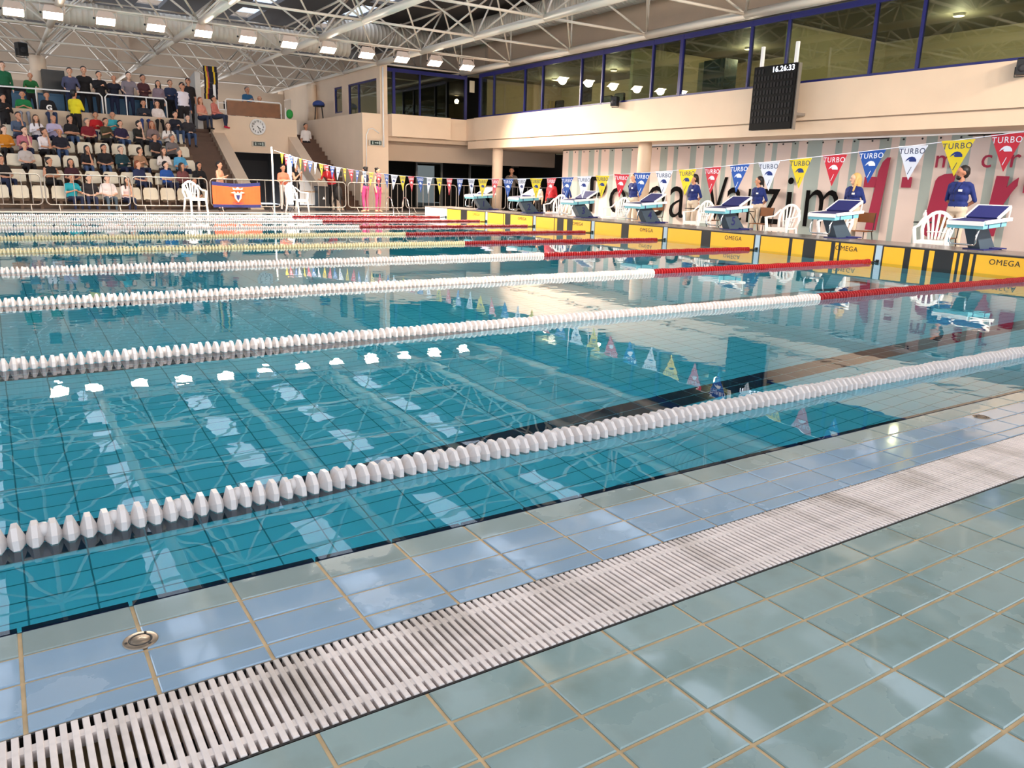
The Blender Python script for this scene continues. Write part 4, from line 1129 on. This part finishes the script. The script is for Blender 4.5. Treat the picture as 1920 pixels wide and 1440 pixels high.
# --- other people on the end deck
def stander(u, vtop, y, zf, kind, shirt, pants, label, rz=0, **k):
    p = aty(u, vtop, y); return person((p.x, y, zf), rz, kind, shirt, pants, label, h=max(.55, (p.z-zf)/1.70), **k)
p = atx(1035, 335, 2.9); person((2.9, p.y, DZ), -1.2, 'stand', (178, 24, 34), BK, 'person in a red jacket standing between the second and third blocks', sleeves='long', h=(p.z-DZ)/1.7, hair=('short', 'black'), skin=1, legs='short')
p = atx(1016, 345, 3.3); person((3.5, p.y+.45, DZ), -1.2, 'stand', (216, 188, 166), BK, 'person in a pale top standing behind the red jacket', h=(p.z-DZ)/1.7, skin=0)
person((5.3, 24.4, 0), -.7, 'camera', (120, 108, 96), BK, 'man filming in the dark opening above the second starting block', h=1.02, sleeves='long', skin=1)
# --- people on the far deck and the stairs
stander(410, 303, 24.3, 0, 'phone', (214, 156, 120), (36, 34, 60), 'bare-chested boy with bowed head by the orange banner', rz=.9, skin=0, sleeves='none', fem=False, hair=('short', 'black'), legs='short')
PEOPLE[-1].material_slots[1].material = cmat(SK[0], 'skin')
stander(530, 309, 24.05, 0, 'fold', (226, 120, 92), (214, 204, 200), 'person in an orange vest leaning near the flag pole', rz=.2, skin=1, hair=('short', 'black'))
stander(553, 307, 24.45, 0, 'camera', BK, BK, 'woman in black holding a camera beside the orange vest', rz=.7, fem=True, skin=0, hair=('long', 'black'), sleeves='none')
stander(622, 304, 24.6, 0, 'lean', (196, 34, 40), BK, 'person in red bending forward beside the black tripod', rz=-.9, skin=1, hair=('short', 'black'))
for u, v, n in ((684, 313, 'girl in a navy swimsuit and pink trousers with a backpack, nearer the stairs'), (708, 315, 'girl in pink trousers standing nearer the pool ladder')):
    stander(u, v, 23.75, 0, 'stand', NV, (206, 66, 122), n, rz=-2.6 if u < 700 else .6, fem=True, skin=0, sleeves='none', hair=('bun', 'black'), shoe=SK[0])
p = atx(573, 232, -.95); person((-.95, p.y, p.z-1.62), .15, 'walk', (238, 228, 222), BK, 'man in a white T-shirt walking down the stairs by the tall wall', h=.96, skin=1, legs='short', hair=('short', 'black'))
# --- spectators: (u, v of head, row, pose, shirt, trousers, hair, female, label)
S5 = [
 (133, 325, 0, 'sit_phone', (32, 150, 164), NV, ('short', 'brown'), 0, 'man in a teal T-shirt bent over his phone in the front row'),
 (162, 318, 0, 'sit_lap', (36, 32, 36), NV, ('short', 'black'), 0, 'man in a black printed T-shirt seated in the front row'),
 (206, 324, 0, 'sit_lap', (232, 216, 210), (70, 84, 96), ('short', 'black'), 0, 'boy in a white and red T-shirt in the front row'),
 (228, 330, 0, 'sit_chin', (240, 214, 210), NV, ('long', 'black'), 1, 'dark-haired girl in a white top leaning over in the front row'),
 (364, 328, 0, 'sit_lap', BK, BK, ('short', 'brown'), 1, 'person in black behind the plastic armchair in the front row'),
 (2, 296, 1, 'sit_lap', BK, NV, ('short', 'black'), 0, 'man in black at the outer end of the second row'),
 (92, 296, 1, 'sit_cross', (24, 20, 22), BK, ('bun', 'black'), 1, 'woman in a black tank top with folded arms'),
 (132, 297, 1, 'sit_lap', (62, 26, 36), BK, ('long', 'black'), 1, 'woman in a dark maroon top in the second row'),
 (259, 301, 1, 'sit_lap', (40, 48, 84), NV, ('tail', 'auburn'), 1, 'woman in a navy polo with tied auburn hair'),
 (314, 297, 1, 'sit_cross', (36, 82, 158), NV, ('short', 'black'), 0, 'man in a royal blue T-shirt with folded arms'),
 (356, 304, 1, 'sit_lap', (118, 66, 66), BK, ('long', 'brown'), 1, 'woman in a brown red patterned top near the stairs'),
 (379, 309, 1, 'sit_phone', (22, 20, 24), BK, ('long', 'black'), 1, 'person in a black hooded top right by the stairs'),
 (45, 265, 2, 'sit_lap', (190, 178, 172), BK, ('tail', 'brown'), 1, 'woman in a pale grey T-shirt in the third row'),
 (217, 270, 2, 'sit_cross', (26, 58, 66), NV, ('short', 'grey'), 0, 'grey-haired man in a dark teal sweater'),
 (239, 274, 2, 'sit_phone', (168, 128, 98), NV, ('short', 'brown'), 0, 'child in a tan shirt beside the grey-haired man'),
 (305, 277, 2, 'sit_phone', (232, 218, 208), NV, ('long', 'brown'), 1, 'woman in a white blouse with dark glasses'),
 (336, 275, 2, 'sit_lap', (86, 160, 200), NV, ('short', 'grey'), 0, 'man in a light blue and yellow jersey'),
 (174, 250, 2, 'sit_chin', (28, 24, 28), JE, ('long', 'black'), 1, 'woman in a black printed T-shirt with her hand on her face'),
 (207, 252, 2, 'sit_lap', (24, 22, 26), JE, ('tail', 'black'), 1, 'woman in a plain black top behind the grey-haired man'),
 (7, 241, 3, 'sit_cross', (204, 128, 28), BK, ('tail', 'brown'), 1, 'woman in a mustard sweater in the fourth row'),
 (44, 242, 3, 'sit_chin', (186, 110, 122), NV, ('short', 'black'), 0, 'man in a mauve shirt and sunglasses with his hand on his mouth'),
 (80, 244, 3, 'sit_chin', (236, 226, 226), BK, ('bun', 'brown'), 1, 'woman in a white T-shirt with her hand on her chin'),
 (107, 241, 3, 'sit_lap', (30, 28, 40), JE, None, 0, 'bald man in a dark polo and jeans in the fourth row'),
 (297, 253, 3, 'sit_lap', (40, 34, 36), BK, ('short', 'brown'), 0, 'man in charcoal seated below the long-haired woman'),
 (313, 254, 3, 'sit_phone', (112, 104, 104), BK, ('short', 'grey'), 0, 'man with grey hair and a grey top seated near the stairs'),
 (35, 216, 4, 'sit_chin', (78, 92, 116), NV, ('short', 'black'), 0, 'bearded man in a grey blue T-shirt resting his chin on his hand'),
 (81, 224, 4, 'sit_phone', (240, 232, 236), NV, ('long', 'brown'), 1, 'brown-haired woman in a white hoodie leaning sideways'),
 (97, 220, 4, 'sit_phone', (184, 172, 200), NV, None, 0, 'bald man in a lavender shirt leaning toward the white hoodie'),
 (141, 225, 4, 'sit_cross', (24, 22, 24), JE, ('tail', 'black'), 1, 'woman in a black T-shirt and jeans with crossed arms'),
 (159, 222, 4, 'sit_lap', (122, 24, 36), BK, ('short', 'grey'), 0, 'man in a dark red polo shirt'),
 (196, 227, 4, 'sit_phone', (70, 64, 44), BK, ('tail', 'brown'), 1, 'woman in an olive top with raised hands'),
 (219, 228, 4, 'sit_lap', (44, 32, 62), JE, ('short', 'black'), 0, 'man in a dark purple shirt and jeans'),
 (253, 229, 4, 'sit_chin', (34, 34, 30), BK, ('short', 'black'), 0, 'man in a dark camouflage T-shirt touching his chin'),
 (279, 233, 4, 'sit_lap', (128, 108, 106), JE, ('long', 'auburn'), 1, 'red-blonde woman in a grey T-shirt'),
 (308, 231, 4, 'sit_phone', (232, 222, 214), BK, ('long', 'brown'), 1, 'long-haired woman in a loose white T-shirt'),
]
def spread_x(xs, gap, hi=99):
    o = sorted(range(len(xs)), key=lambda i: xs[i]); x = list(xs)
    for it in range(200):
        for a, b in zip(o[:-1], o[1:]):
            d = gap-(x[b]-x[a])
            if d > 0: x[a] -= d/2; x[b] += d/2
        x[o[-1]] = min(x[o[-1]], hi)
    return x
SX = {}
for k in range(5):
    ii = [i for i, r in enumerate(S5) if r[2] == k]
    for i, x in zip(ii, spread_x([max(-14, aty(S5[i][0], S5[i][1], RY[k]-.02).x) for i in ii], .50, -6.3)): SX[i] = x
for n_, (u, v, k, pose, sh, pa, hr, fm, lab) in enumerate(S5):
    x = SX[n_]
    person((x, RY[k]+.02, RZ[k]-.05), R.uniform(-.15, .35)+.15, pose, sh, pa, lab, hair=hr, fem=bool(fm), skin=R.choice((0, 1, 1, 3)), hyaw=R.choice((0, .5)), h=R.uniform(.90, .96), sleeves='none' if 'tank' in lab else ('long' if any(s in lab for s in ('sweater', 'blouse', 'hoodie', 'hooded', 'lavender', 'patterned')) else 'short'), group='seated spectators')
UP = [  # sitting on the parapet
 (41, 171, (24, 120, 66), (150, 150, 160), ('short', 'black'), 0, 'young man in a green T-shirt sitting on the parapet'),
 (87, 173, (24, 22, 24), (44, 56, 88), ('short', 'brown'), 0, 'bearded man in a black hoodie with a white letter sitting on the parapet'),
 (175, 211, (190, 28, 34), NV, ('bun', 'black'), 1, 'woman in a bright red sweater in front of the parapet'),
 (206, 211, (60, 164, 176), NV, None, 0, 'bald man in a turquoise T-shirt in front of the parapet'),
 (279, 189, (32, 36, 48), (42, 62, 118), ('short', 'brown'), 0, 'man in a dark jacket sitting below the rail end'),
 (299, 190, (228, 212, 204), BK, ('long', 'brown'), 1, 'woman in a white shirt with long brown hair below the rail end'),
 (324, 211, (30, 30, 44), JE, ('short', 'black'), 0, 'man in a dark striped jacket at the top of the stairs'),
 (331, 216, (44, 40, 44), JE, ('short', 'black'), 0, 'boy in a dark top sitting behind the striped jacket'),
]
UX_ = spread_x([aty(r[0], r[1], 28.95).x for r in UP], .46)
for n_, (u, v, sh, pa, hr, fm, lab) in enumerate(UP):
    q = aty(u, v, 28.95); zf = q.z-.05-1.1*.95
    person((UX_[n_], 29.0 if q.z > 3.3 else 28.6, zf-.02), R.uniform(-.1, .3), R.choice(('sit_lap', 'sit_phone')), sh, pa, lab, hair=hr, fem=bool(fm), skin=R.choice((0, 1, 3)), h=.93, sleeves='long' if 'T-shirt' not in lab else 'short')
lg = obj('print', text_mesh('G', .26, .004, bold=.012), m_white, PEOPLE[-7], M=face_my((0, -.155, .66)))
ST = [  # standing on the walkway behind the rail: u, v of head, pose
 (3, 120, 'stand', (24, 96, 60), BK, ('short', 'brown'), 0, 'tall man in a dark green sweater by the rail'),
 (54, 138, 'lean', (36, 104, 52), BK, None, 0, 'bald man in a green sweater leaning on the rail'),
 (130, 131, 'rail', (74, 76, 104), NV, ('short', 'black'), 0, 'man in a grey blue sweater leaning on the rail'),
 (158, 127, 'rail', (26, 22, 24), BK, ('short', 'black'), 0, 'tall man in a black sweater behind the rail'),
 (187, 138, 'phone', (24, 20, 24), BK, ('short', 'black'), 0, 'man in black raising his hand to his face'),
 (213, 143, 'rail', (28, 28, 44), NV, None, 0, 'bald man in dark navy with arms on the rail'),
 (229, 138, 'rail', (128, 118, 126), NV, ('short', 'black'), 0, 'man in a grey T-shirt reaching to the rail'),
 (273, 143, 'fold', (84, 48, 52), BK, ('bun', 'black'), 1, 'woman in a dark checked shirt with hair tied up'),
 (296, 155, 'stand', (138, 118, 128), BK, ('long', 'black'), 1, 'woman in a grey pink cardigan behind the rail'),
 (314, 152, 'fold', (44, 54, 84), BK, ('short', 'brown'), 0, 'man with sunglasses in a navy striped sweater'),
 (351, 150, 'stand', (30, 24, 26), BK, ('cap', 'black'), 0, 'person in dark clothes standing behind the white T-shirt and jacket'),
]
TX_ = spread_x([aty(r[0], r[1], 30.1).x for r in ST], .46)
for n_, (u, v, pose, sh, pa, hr, fm, lab) in enumerate(ST):
    q = aty(u, v, 30.1); person((TX_[n_], 30.0+.25*(n_ % 2), 2.85), R.uniform(-.1, .3), pose, sh, pa, lab, hair=hr, fem=bool(fm), skin=R.choice((0, 1, 3)), h=max(.8, (q.z+.06-2.85)/1.70), sleeves='long' if 'T-shirt' not in lab else 'short', group='spectators standing at the rail')
q = aty(341, 158, 29.3); person((q.x, 29.3, 2.45), .2, 'stand', (228, 218, 224), BK, 'person in a white T-shirt, dark jacket and shorts standing at the stair top', hair=('cap', 'black'), skin=1, h=(q.z+.06-2.45)/1.7, legs='short', sleeves='long')
jk = PEOPLE[-1]; jk.material_slots[4].material = cmat(NV); jk.material_slots[6].material = cmat(NV)
q = aty(137, 172, 28.6); person((q.x, 28.45, 1.95), .0+2.4, 'phone', (228, 206, 30), BK, 'person in a bright yellow sweatshirt standing before the rail', hair=('short', 'black'), skin=1, h=(q.z+.06-1.95)/1.7, sleeves='long')
q = aty(4, 178, 28.8); person((q.x, 28.5, 1.9), .4, 'phone', (26, 22, 24), BK, 'person in a long black coat holding papers at the stand edge', hair=('short', 'black'), h=(q.z-1.9)/1.7, sleeves='long')
q = aty(381, 182, 30.0); person((q.x-.12, 29.9, q.z-1.18), .5, 'sit_lap', (226, 150, 128), (44, 52, 74), 'woman in salmon sitting on the stair wall', fem=True, hair=('long', 'auburn'), h=.95, skin=0)
q = aty(394, 178, 30.1); person((q.x+.12, 30.05, q.z-1.2), .9, 'sit_lap', (214, 124, 110), (44, 52, 74), 'person in a red checked shirt and red shoes sitting on the stair wall', hair=('short', 'black'), h=.97, sleeves='long', skin=1, shoe=(196, 34, 60))
q = aty(463, 165, 32.0); person((q.x, 32.0, 2.9), .3, 'phone', (44, 96, 136), BK, 'man in a blue patterned shirt at the desk above the clock', hair=('short', 'grey'), h=(q.z-2.85)/1.7, skin=1)
q = aty(487, 178, 31.8); person((q.x, 31.85, 3.14), .0, 'sit_lap', (188, 178, 168), BK, 'bald man seated at the desk above the clock', hair=None, h=1.0, skin=0)
# ================================================================== SMALLER THINGS
# wall clock
ck = thing('wall_clock', 'round white wall clock on the cream block', 'clock', tuple(aty(483, 238, YC-.02)))
cm_ = Matrix.Rotation(math.pi/2, 4, 'X')
CRD = .31
MB().lathe([(CRD, 0), (CRD, .05), (CRD*.93, .07), (CRD*.90, .05)], 36, cm_).build('rim', m_white, ck, True)
MB().lathe([(CRD*.91, .04), (CRD*.91, .048), (.0001, .048)], 36, cm_).build('dial', mat('dial_white', (240, 238, 232), .5), ck)
for i in range(12):
    a = math.pi/2-2*math.pi*i/12
    obj('hour_mark', text_mesh(str(i or 12), .10, .003, bold=.003), m_black, ck, M=face_my((.21*math.cos(a), -.051, .21*math.sin(a))))
for ang, L, w_, nm in ((-128+0, .14, .016, 'hour_hand'), (-156, .22, .011, 'minute_hand')):
    a = math.radians(90+ang); d = Vector((math.cos(a), 0, math.sin(a)))
    MB().tube([d*-.04+V(0, -.056, 0), d*L+V(0, -.056, 0)], w_, 4).build(nm, m_black, ck)
# exit signs
def exit_sign(p, label):
    t = thing('exit_sign', label, 'sign', p)
    MB().bbox(-.27, .27, -.05, .0, -.10, .10, .008).build('case', mat('sign_case', (210, 196, 178), .5), t)
    MB().box(-.22, .22, -.056, -.05, -.075, .075).build('face_plate', mat('sign_green', (14, 44, 40), .4), t)
    wm = mat('sign_white', (214, 226, 216), .5)
    MB().ball((-.13, -.058, .04), .015, 8, 5).build('running_figure', wm, t)
    MB().box(-.145, -.115, -.059, -.056, -.05, .022).build('running_figure', wm, t)
    MB().box(-.05, .06, -.059, -.056, -.008, .012).build('arrow', wm, t)
    MB().prism([(.06, -.035), (.10, .002), (.06, .04)], -.059, -.056, 'y').build('arrow', wm, t)
    MB().box(.13, .17, -.059, -.056, -.055, .055).build('door_mark', wm, t)
exit_sign(tuple(aty(485, 270, YC-.01)), 'dark green exit sign under the wall clock')
exit_sign(tuple(aty(704, 268, 25.5)), 'dark green exit sign on the corner wall beside the conduit')
# conduit on the corner wall
c0 = aty(687, 312, 25.5); c1 = aty(687, 253, 25.5); c2 = aty(699, 241, 25.5); c3 = aty(711, 250, 25.5)
tag(MB().tube([c0, c1, (c1+c2)/2+V(-.03, 0, .09), c2, c3], .018, 6).build('conduit', m_white, None, True), 'thin white curved conduit on the corner wall', 'pipe')
d0 = aty(718, 128, 25.44); d1 = aty(714, 262, 25.44)
tag(MB().tube([(d0.x, 25.46, 5.1), (d0.x, 25.46, 2.3)], .03, 8).build('downpipe', m_white, None, True), 'white downpipe at the corner of the glazed room', 'pipe')
# brown front panel above the clock with a white tube frame
pp = thing('balustrade_panel', 'brown panel in a white tube frame above the clock', 'balustrade', (0, YC+.1, 3.39))
q0, q1 = aty(423, 200, YC+.1).x, aty(527, 205, YC+.1).x
MB().bbox(q0+.05, q1-.05, -.02, .02, .02, .56, .004).build('panel', m_wood, pp)
MB().tube([(q0, 0, 0), (q0, 0, .55), (q0+.06, 0, .61), (q1-.06, 0, .61), (q1, 0, .55), (q1, 0, 0)], .025, 8).build('frame', m_white, pp, True)
MB().tube([(q0-.28, 0, 0), (q0-.28, 0, .52)], .022, 8).build('post', m_white, pp); MB().tube([(q1+.18, 0, 0), (q1+.18, 0, .45)], .022, 8).build('post', m_white, pp)
for z in (.2, .45): MB().tube([(q0-.28, 0, z), (q0, 0, z)], .016, 6).build('rail', m_white, pp)
# desk with screens
dk = thing('press_desk', 'dark desk behind the brown panel', 'desk', (aty(478, 190, 31.2).x, 31.2, 2.91))
MB().bbox(-1.0, 1.0, -.3, .3, .66, .70, .005).build('top', m_black, dk)
for x in (-.9, .9): MB().box(x-.03, x+.03, -.28, .28, 0, .66).build('leg', m_black, dk)
for i, (u, v) in enumerate(((428, 182), (500, 186))):
    p = aty(u, v, 31.15)
    t = thing('monitor', ['dark monitor on the desk beside the blue patterned shirt', 'dark monitor on the desk before the bald man'][i], 'monitor', (p.x, 31.15, 3.60))
    MB().bbox(-.2, .2, -.015, .015, .08, .36, .004).build('screen', m_black, t); MB().box(-.02, .02, -.01, .01, 0, .1).build('stand', m_black, t); MB().box(-.09, .09, -.06, .06, 0, .012).build('foot', m_black, t)
tag(MB().ball(tuple(aty(543, 214, YC+.3)), .16, 14, 10, (.9, .7, 1.15)).build('green_bag', mat('green_bag', (40, 150, 60), .6), None, True), 'bright green bag beside the brown panel', 'bag')
# blue topped stool on the terrace
sp = aty(599, 216, 27.9)
bs = thing('high_stool', 'high stool with a domed blue cushion on the terrace', 'stool', (XA+.1, atx(598, 214, XA+.1).y, 3.48))
MB().lathe([(.24, .54), (.25, .60), (.21, .68), (.10, .74), (.001, .755)], 24).build('cushion', mat('stool_blue', (44, 62, 122), .6), bs, True)
MB().lathe([(.001, .50), (.22, .50), (.24, .54)], 24).build('seat_base', m_black, bs)
for a in range(4):
    c, s = math.cos(a*math.pi/2+.5), math.sin(a*math.pi/2+.5); MB().tube([(.17*c, .17*s, .52), (.24*c, .24*s, 0)], .015, 6).build('leg', m_black, bs)
# hanging club flag
hp_ = aty(393, 124, 31.2)
hf = thing('club_flag', 'dark club flag with yellow and red stripes hanging above the stair wall', 'flag', (hp_.x, 31.2, hp_.z))
H1 = hp_.z-aty(393, 186, 31.2).z
for j, (m, w0, w1) in enumerate(((mat('flag_black', (28, 22, 38), .8), 0, .12), (mat('flag_yellow', (232, 190, 40), .8), .12, .24), (mat('flag_red', (176, 40, 60), .8), .24, .32), (mat('flag_black', (28, 22, 38)), .32, .62), (mat('flag_yellow', (232, 190, 40)), .62, .74), (mat('flag_black', (28, 22, 38)), .74, .92))):
    mb = MB()
    for k in range(6):
        a = -.26+w0*.56; b = -.26+w1*.56; z0 = -H1*k/6; z1 = -H1*(k+1)/6; o_ = .03*math.sin(k*1.1+j)
        s_ = .03*math.sin(k*.8)
        mb.box(a+s_, b+s_, o_-.004, o_+.004, z1, z0)
    mb.build('stripe', m, hf)
MB().box(.06, .16, -.06, -.05, -H1*.95, -H1*.55).build('white_mark', m_white, hf)
MB().tube([(-5.0-hp_.x, .15, -.3), (-.3, 0, .01), (.3, 0, .01)], .012, 6).build('hanging_rod', m_tubew, hf)
# loudspeakers
def speaker(p, s, label, rz=0, mname='loudspeaker'):
    t = thing(mname, label, 'speaker', p, rz)
    MB().bbox(-.13*s, .13*s, -.12*s, .12*s, -.18*s, .18*s, .02*s).build('cabinet', m_black, t)
    MB().lathe([(.09*s, 0), (.09*s, .012*s), (.03*s, .004*s)], 16, Matrix.Translation((0, -.12*s, -.04*s)) @ Matrix.Rotation(math.pi/2, 4, 'X')).build('cone', mat('speaker_cone', (40, 38, 40), .6), t, True)
    MB().tube([(-.15*s, 0, 0), (-.15*s, .05*s, -.22*s), (.15*s, .05*s, -.22*s), (.15*s, 0, 0)], .014*s, 6).build('bracket', m_black, t)
q = atx(1153, 190, FX-.12); speaker(tuple(q), .75, 'small black loudspeaker on the balcony front under the office windows', -1.2)
q = atx(1918, 125, FX-.12); speaker(tuple(q), .75, 'small black loudspeaker on the balcony front past the scoreboard', -1.2)
q = aty(40, 92, 31.6); speaker(tuple(q), 1.2, 'dark loudspeaker bracketed beside the column head', .4)
q = aty(97, 150, 31.6); t = thing('speaker_tower', 'large black loudspeaker tower beside the round column', 'speaker', (q.x+.05, 31.6, 2.85))
MB().bbox(-.36, .36, -.2, .2, 0, 1.75, .02).build('cabinet', m_black, t); MB().lathe([(.2, 0), (.2, .02), (.06, .005)], 18, Matrix.Translation((0, -.2, .9)) @ Matrix.Rotation(math.pi/2, 4, 'X')).build('cone', mat('speaker_cone', (40, 38, 40)), t, True)
MB().lathe([(.2, 0), (.2, .02), (.06, .005)], 18, Matrix.Translation((0, -.2, .4)) @ Matrix.Rotation(math.pi/2, 4, 'X')).build('cone', mat('speaker_cone', (40, 38, 40)), t, True)
# pool ladders: pairs of chrome hand rails on the far edge
for i, x in enumerate((-.82, -.22)):
    t = thing('ladder_rail', ['chrome pool ladder hand rail on the far edge, nearer the flag pole', 'chrome pool ladder hand rail on the far edge, nearer the start wall'][i], 'handrail', (x, YF, 0), group='pool ladder rails')
    MB().tube([(0, .55, 0), (0, .52, .35), (0, .42, .52), (0, .25, .55), (0, .10, .45), (0, -.05, .15), (0, -.08, -.6)], .019, 8).build('rail', m_chrome, t, True)
    MB().lathe([(.045, 0), (.045, .012), (.02, .02)], 14, Matrix.Translation((0, .55, 0))).build('flange', m_chrome, t)
# waste bin and tripod
p = atz(604, 396, 0); b_ = thing('waste_bin', 'black waste bin with a pale logo behind the barrier', 'bin', (aty(604, 380, 24.6).x, 24.6, 0))
MB().prism([(-.19, -.19), (.19, -.19), (.19, .19), (-.19, .19)], 0, .78, 'z').build('tub', m_black, b_)
MB().bbox(-.21, .21, -.21, .21, .78, .84, .02).build('lid', m_black, b_)
MB().prism([(-.05, .40), (.05, .40), (0, .49)], -.197, -.191, 'y').build('logo', m_white, b_)
t = thing('camera_tripod', 'black tripod with a draped bag standing behind the barrier', 'tripod', (aty(636, 380, 24.0).x, 24.0, 0))
for a in range(3):
    c, s = math.cos(a*2.09+.4), math.sin(a*2.09+.4); MB().tube([(0, 0, .95), (.32*c, .32*s, 0)], .016, 6).build('leg', m_black, t)
MB().tube([(0, 0, .85), (0, 0, 1.2)], .018, 6).build('column', m_black, t)
MB().bbox(-.10, .10, -.07, .07, 1.2, 1.36, .02).build('head', m_black, t); MB().ball((0, .02, .62), .17, 12, 8, (.8, .7, 1.5)).build('bag', m_dark, t, True)
# low table with things behind the fence
bt = thing('folding_table', 'low brown table behind the barrier beside the sloping wall', 'table', (aty(578, 360, 25.0).x, 25.0, 0))
MB().bbox(-.45, .45, -.25, .25, .62, .66, .005).build('top', mat('table_tan', (170, 140, 110), .6), bt)
for sx in (-.4, .4):
    for sy in (-.2, .2): MB().tube([(sx, sy, 0), (sx, sy, .62)], .015, 6).build('leg', m_black, bt)
# bottle on the writing tablet
q = Vector((2.5, 5.35, -.08))+Matrix.Rotation(-1.4, 3, 'Z') @ Vector((-.25, -.32, .712))
bo = thing('water_bottle', 'clear water bottle standing on the black writing tablet', 'bottle', tuple(q))
MB().lathe([(.034, 0), (.036, .02), (.036, .13), (.026, .165), (.014, .18)], 14).build('bottle_body', mat('bottle_clear', (214, 206, 206), .2), bo, True)
MB().lathe([(.015, .18), (.015, .205), (.001, .206)], 10).build('cap', m_white, bo)
tag(MB().tube([(.86, 2.9, .31), (.92, 2.6, .315), (.8, 2.35, .31), (.95, 2.2, .32)], .03, 6).build('folded_towel', mat('towel_blue', (44, 92, 170), .9), None, True), 'crumpled blue towel on the ledge past the seventh block', 'towel')
# things in the upper office seen through the windows
def panel(name, label, cat, u0, v0, u1, v1, x, m, d=.03):
    a, b = atx(u0, v0, x), atx(u1, v1, x); b.z = max(b.z, 2.86)
    t = thing(name, label, cat, (x, (a.y+b.y)/2, b.z))
    MB().box(-d, 0, -(a.y-b.y)/2, (a.y-b.y)/2, 0, a.z-b.z).build('board', m, t)
    return t
po = panel('wall_poster', 'brown framed poster with pink print on the office wall', 'poster', 1182, 143, 1208, 178, 8.58, mat('poster_brown', (126, 84, 62), .6))
po2 = panel('wall_notice', 'small notice on the office wall', 'notice', 1025, 160, 1036, 184, 8.58, mat('notice_grey', (120, 120, 116), .6))
panel('whiteboard', 'pale whiteboard leaning inside the office', 'board', 1312, 118, 1342, 170, 6.2, mat('board_pale', (214, 204, 176), .5))
panel('cabinet', 'dark green cabinet inside the office', 'cabinet', 1343, 118, 1378, 170, 6.3, mat('cabinet_green', (58, 76, 70), .5), .5)
panel('office_door', 'dark door at the back of the office', 'door', 1092, 152, 1109, 190, 8.59, mat('office_door', (52, 50, 46), .6))
panel('office_door', 'open dark doorway beyond the poster in the office', 'door', 1231, 147, 1255, 178, 8.55, mat('office_door', (52, 50, 46)))
for i, (u, v) in enumerate(((1140, 187), (1163, 182), (1050, 195))):
    q = atx(u, v, 4.9)
    t = thing('office_chair', ['black office chair back by the window above the loudspeaker', 'second black office chair back next to the loudspeaker window', 'black office chair back near the notice'][i], 'chair', (4.9, q.y, 2.85))
    MB().bbox(-.06, .02, -.22, .22, .55, q.z-2.85+.12, .03).build('backrest', m_black, t); MB().bbox(-.45, -.05, -.22, .22, .42, .48, .02).build('seat', m_black, t)
    MB().tube([(-.25, 0, .05), (-.25, 0, .43)], .03, 8).build('post', m_black, t); MB().box(-.5, 0, -.03, .03, .02, .06).build('base', m_black, t); MB().box(-.28, -.22, -.25, .25, .02, .06).build('base', m_black, t)
# added office lamps: small round downlights put in to brighten the rooms
for i, yy in enumerate((3, 8, 14, 20, 23.5)):
    t = thing('added_office_lamp', ['nearest the deck end', 'in the room above the scoreboard', 'in the middle office room', 'in the far office room', 'beside the corner room'][i], 'lamp', (6.6, yy, ZW+.015))
    t['label'] = 'small round added ceiling lamp '+t['label']
    MB().lathe([(.12, -.05), (.12, 0)], 16).build('housing', m_white, t); MB().lathe([(.1, -.054), (.1, -.05)], 16).build('diffuser', mat('added_office_glow', (255, 226, 180), .5, emit=6.0), t)
    L_ = bpy.data.lights.new('added_office_light', 'POINT'); L_.energy = 45; L_.color = (1, .85, .62); L_.shadow_soft_size = .1
    lo = bpy.data.objects.new('added_office_light', L_); COL.objects.link(lo); lo.parent = t; lo.location = (0, 0, -.3)
